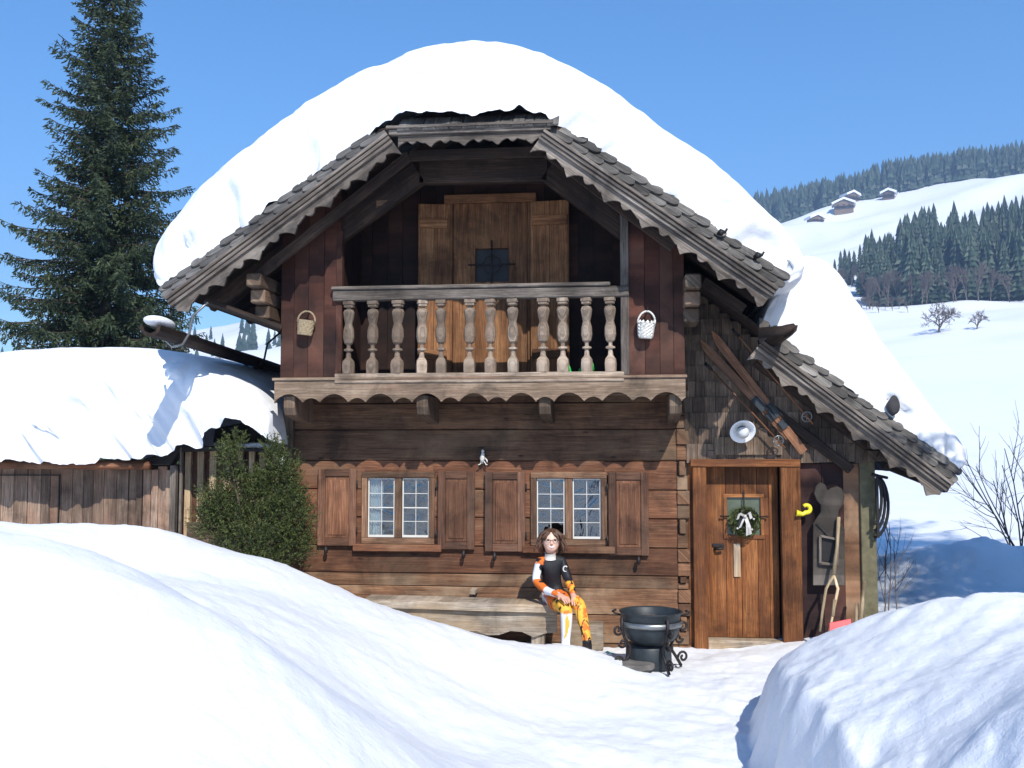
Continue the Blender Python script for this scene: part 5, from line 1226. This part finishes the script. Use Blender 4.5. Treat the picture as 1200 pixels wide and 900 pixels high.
for i, u in enumerate((1000, 1008, 1014, 1021, 1028, 1036, 1044, 1052, 1062, 1003, 1017, 240, 262, 281, 296, 312)):
    o = copy_tree(protoB[i % 3]); d = random.uniform(300, 322) if u > 900 else random.uniform(230, 330); c = PD(u, 300, d); o.location = (c.x, c.y, hz(c.x, c.y) - .2); o.rotation_euler.z = i; s = random.uniform(.28, .42) if u > 900 else random.uniform(.45, .75); o.scale = (s * 1.3, s * 1.3, s); o['label'] = 'low leafless bush at the lower left foot of the conifer wood' if u > 900 else 'bare tree on the slope seen under the left eave'; o['group'] = 'low bushes at the wood edge' if u > 900 else 'bare trees seen under the left eave'
# far conifers
def conifer_verts(H, R, rows, seg, seed):
    vs = []; fs = []; rr = []; rnd = random.Random(seed)
    for i in range(rows):
        z0 = H * (.08 + .86 * i / rows); z1 = min(H, z0 + H / rows * 2.0); r = R * (1 - (z0 / H)) ** .85 + .06 * R; k = len(vs); vs.append((rnd.uniform(-.05, .05) * R, 0, z1)); a0 = rnd.random() * 6
        for j in range(seg): a = a0 + 2 * math.pi * j / seg; q = r * (rnd.uniform(.8, 1.2) if j % 2 else rnd.uniform(.45, .7)); vs.append((q * math.cos(a), q * math.sin(a), z0 - rnd.uniform(0, .02) * H - (0.02 * H if j % 2 else 0)))
        for j in range(seg): fs.append((k, k + 1 + j, k + 1 + (j + 1) % seg)); rr.append(rnd.random())
    return vs, fs, rr
protos = []
random.seed(31)
for i in range(4):
    vs, fs, rr = conifer_verts(1, .17 + .03 * (i % 2), 13, 16, i); t = empty('conifer_tree', (0, 0, 0), 'dark pointed conifer standing in the wood on the snowy hillside', 'conifer', 'dark conifers of the hillside wood')
    o = leafmesh('crown', vs, fs, rr, 'conifer'); o.parent = t
    mb = MB(); mb.tube([(0, 0, 0), (0, 0, .5)], [.012, .006], 5); o = mb.build('trunk', 'bark'); o.parent = t; protos.append(t)
spots = []
for i in range(190):
    for _ in range(60):
        u = random.uniform(1012, 1270); d = 340 + 95 * random.random() ** 1.3
        if u < 1060: d = random.uniform(345, 400)
        c = PD(u, 300, d)
        if all((c.x - q[0]) ** 2 + (c.y - q[1]) ** 2 > 9 for q in spots): spots.append((c.x, c.y, u, d)); break
for (u, d, h) in ((985, 430, 12), (978, 440, 9), (990, 415, 13), (1001, 425, 11), (1053, 450, 17), (1076, 452, 12), (1193, 480, 13), (995, 400, 14), (1008, 395, 17), (1015, 400, 20), (1022, 400, 22)): c = PD(u, 300, d); spots.append((c.x, c.y, u, d, h))
for i, sp in enumerate(spots):
    o = protos[i] if i < 4 else copy_tree(protos[i % 4]); h = sp[4] if len(sp) > 4 else random.uniform(17, 27) * (1 if sp[2] > 1050 else .8); w = h * random.uniform(.85, 1.15); o.scale = (w, w, h); o.rotation_euler.z = random.uniform(0, 6); o.location = (sp[0], sp[1], hz(sp[0], sp[1]) - .5)
def far_wood(name, u0, u1, d0, d1, n, h0, h1, seed, rad):
    random.seed(seed); VS = []; FS = []; RR = []; tm = [conifer_verts(1, .17, 6, 8, 50 + i) for i in range(4)]; pos = [PD(random.uniform(u0, u1), 300, d0 + (d1 - d0) * random.random()) for _ in range(n)]
    zz = height([p.x for p in pos], [p.y for p in pos])
    for p, z in zip(pos, zz):
        vs, fs, rr = random.choice(tm); h = random.uniform(h0, h1); w = h * random.uniform(.9, 1.3) * rad; k = len(VS); VS += [(p.x + a * w, p.y + b * w, z + c * h - 1) for a, b, c in vs]; FS += [tuple(i + k for i in f) for f in fs]; RR += [min(1, max(0, r * .6 + random.random() * .4)) for r in rr]
    o = leafmesh(name, VS, FS, RR, 'conifer'); o['kind'] = 'stuff'; return o
far_wood('ridge_forest', 860, 1400, 715, 850, 2600, 15, 25, 5, 1.0)['label'] = 'continuous far conifer forest along the ridge'
far_wood('left_slope_forest', -200, 420, 480, 640, 150, 9, 16, 6, 1.0)['label'] = 'sparse far conifers on the left slope'
# chalets
def chalet(u, d, w, dp, h, lab, rot):
    c = PD(u, 300, d); z = hz(c.x, c.y); t = empty('hillside_chalet', (c.x, c.y, z), lab, 'chalet'); t.rotation_euler.z = rot
    mb = MB(); mb.prism([(-w / 2, -dp / 2, -4), (w / 2, -dp / 2, -4), (w / 2, -dp / 2, h), (0, -dp / 2, h + w * .22), (-w / 2, -dp / 2, h)], Y_, dp, X); o = mb.build('wall', 'fascia'); o.parent = t
    mb = MB()
    for s in (-1, 1): mb.prism([(0, -dp / 2 - 1, h + w * .22 + .25), (s * (w / 2 + 1.5), -dp / 2 - 1, h - .4), (s * (w / 2 + 1.5), -dp / 2 - 1, h + 1.0), (0, -dp / 2 - 1, h + w * .22 + 1.7)][::s], Y_, dp + 2, X)
    o = mb.build('snowy_roof', 'roofsnow'); o.parent = t
    for zf in (1.2, h - 1.8):
        for xw in (-.3, 0, .3): mb = MB(); mb.box(xw * w - .6, xw * w + .6, -dp / 2 - .08, -dp / 2 + .05, zf, zf + 1.3); o = mb.build('window', 'black'); o.parent = t
    mb = MB(); mb.box(-w / 2, w / 2, -dp / 2 - 1.1, -dp / 2 - .1, h * .5 - .5, h * .5 + .3, 0); o = mb.build('balcony', 'soffit'); o.parent = t
chalet(956, 672, 8, 7, 3.4, 'leftmost small brown chalet with snowy roof on the far slope', .3); chalet(990, 690, 12, 9, 4.2, 'largest far chalet with layered snowy roofs, middle of the hillside group', -.2); chalet(998, 712, 8, 7, 4, 'chalet half hidden behind and above the largest far chalet', .4); chalet(1043, 705, 7.5, 6, 3.4, 'far chalet standing right of the others below the ridge forest', -.3)
# shrub right, dry stalks by the corner
def shrub(u, v, Y, H, n, lab, name, spread=.5, r=.012, lean=0):
    c = P(u, v, Y); z = hz(c.x, c.y); t = empty(name, (c.x, c.y, z), lab, 'shrub'); mb = MB()
    for i in range(n):
        d = V((random.gauss(lean, spread), random.gauss(0, spread), 1)).normalized()
        def rec(p, d, L, r, k):
            pts = [p]; q = p
            for _ in range(4): d = (d + rv() * .12 + V((0, 0, .04))).normalized(); q = q + d * L / 4; pts.append(q)
            mb.tube(pts, list(np.linspace(r, r * .4, 5)), 4, cap=False, rnd=.6)
            if k:
                for b in range(4): s = random.uniform(.25, .95); i_ = min(3, int(s * 4)); rec(lerp(pts[i_], pts[i_ + 1], s * 4 - i_), (d + rv() * .7).normalized(), L * random.uniform(.3, .5), r * .5, k - 1)
        rec(V((random.uniform(-.1, .1), random.uniform(-.1, .1), -.1)), d, H * random.uniform(.7, 1.1), r, 2)
    o = mb.build('twigs', 'greybark'); o.parent = t
random.seed(45)
shrub(1200, 600, 4.6, 1.9, 9, 'leafless twiggy shrub behind the shaded snow heap at right', 'bare_shrub', .35, .014, -.25)
shrub(1034, 700, .6, 1.0, 2, 'thin dry stalk close to the lean-to corner post', 'dry_stalk', .05, .009); shrub(1044, 705, .3, 1.05, 2, 'reddish dry stalk a little right of the lean-to corner', 'dry_stalk', .06, .008, .1)
# ================================================================ AIR, LIGHT, SKY
mb = MB(); mb.box(-1500, 1900, -400, 1400, -3, 330); hzb = mb.build('haze', M['white']); hzb['kind'] = 'stuff'; hzb['label'] = 'pale mountain haze'
m, nt = newmat('haze_air'); g = G(nt); vp = g.n('ShaderNodeVolumePrincipled'); vp.inputs['Color'].default_value = (.45, .66, 1, 1); vp.inputs['Density'].default_value = .00062; vp.inputs['Anisotropy'].default_value = .1
o_ = g.n('ShaderNodeOutputMaterial'); g.l(vp.outputs[0], o_.inputs['Volume']); hzb.data.materials.clear(); hzb.data.materials.append(m)
AZ, EL = math.radians(21.5), math.radians(42)
S = V((math.sin(AZ) * math.cos(EL), -math.cos(AZ) * math.cos(EL), math.sin(EL)))
sl = bpy.data.lights.new('sun', 'SUN'); sl.energy = 4.6; sl.angle = math.radians(.53); sl.color = (1, .955, .88); so = bpy.data.objects.new('sun', sl); COL.objects.link(so); so.rotation_euler = S.to_track_quat('Z', 'Y').to_euler(); so.location = S * 50
w = bpy.data.worlds.new('World'); SC.world = w; w.use_nodes = True; nt = w.node_tree; nt.nodes.clear(); g = G(nt)
sk = g.n('ShaderNodeTexSky', sky_type='NISHITA'); sk.sun_disc = False; sk.sun_elevation = EL; sk.sun_rotation = math.atan2(S.x, S.y); sk.altitude = 1200; sk.air_density = 1.0; sk.dust_density = .2; sk.ozone_density = 2.5
bg = g.n('ShaderNodeBackground', i_Strength=.145); hs = g.n('ShaderNodeHueSaturation', i_Saturation=1.3); g.l(sk.outputs[0], hs.inputs['Color']); g.l(hs.outputs[0], bg.inputs[0]); ow = g.n('ShaderNodeOutputWorld'); g.l(bg.outputs[0], ow.inputs[0])
SC.view_settings.view_transform = 'Standard'; SC.view_settings.look = 'None'; SC.view_settings.exposure = .65; SC.view_settings.gamma = 1; SC.view_settings.use_curve_mapping = False
SC.render.engine = 'CYCLES'; SC.cycles.use_denoising = True; SC.cycles.max_bounces = 6; SC.cycles.diffuse_bounces = 2; SC.cycles.transparent_max_bounces = 8; SC.cycles.volume_bounces = 0
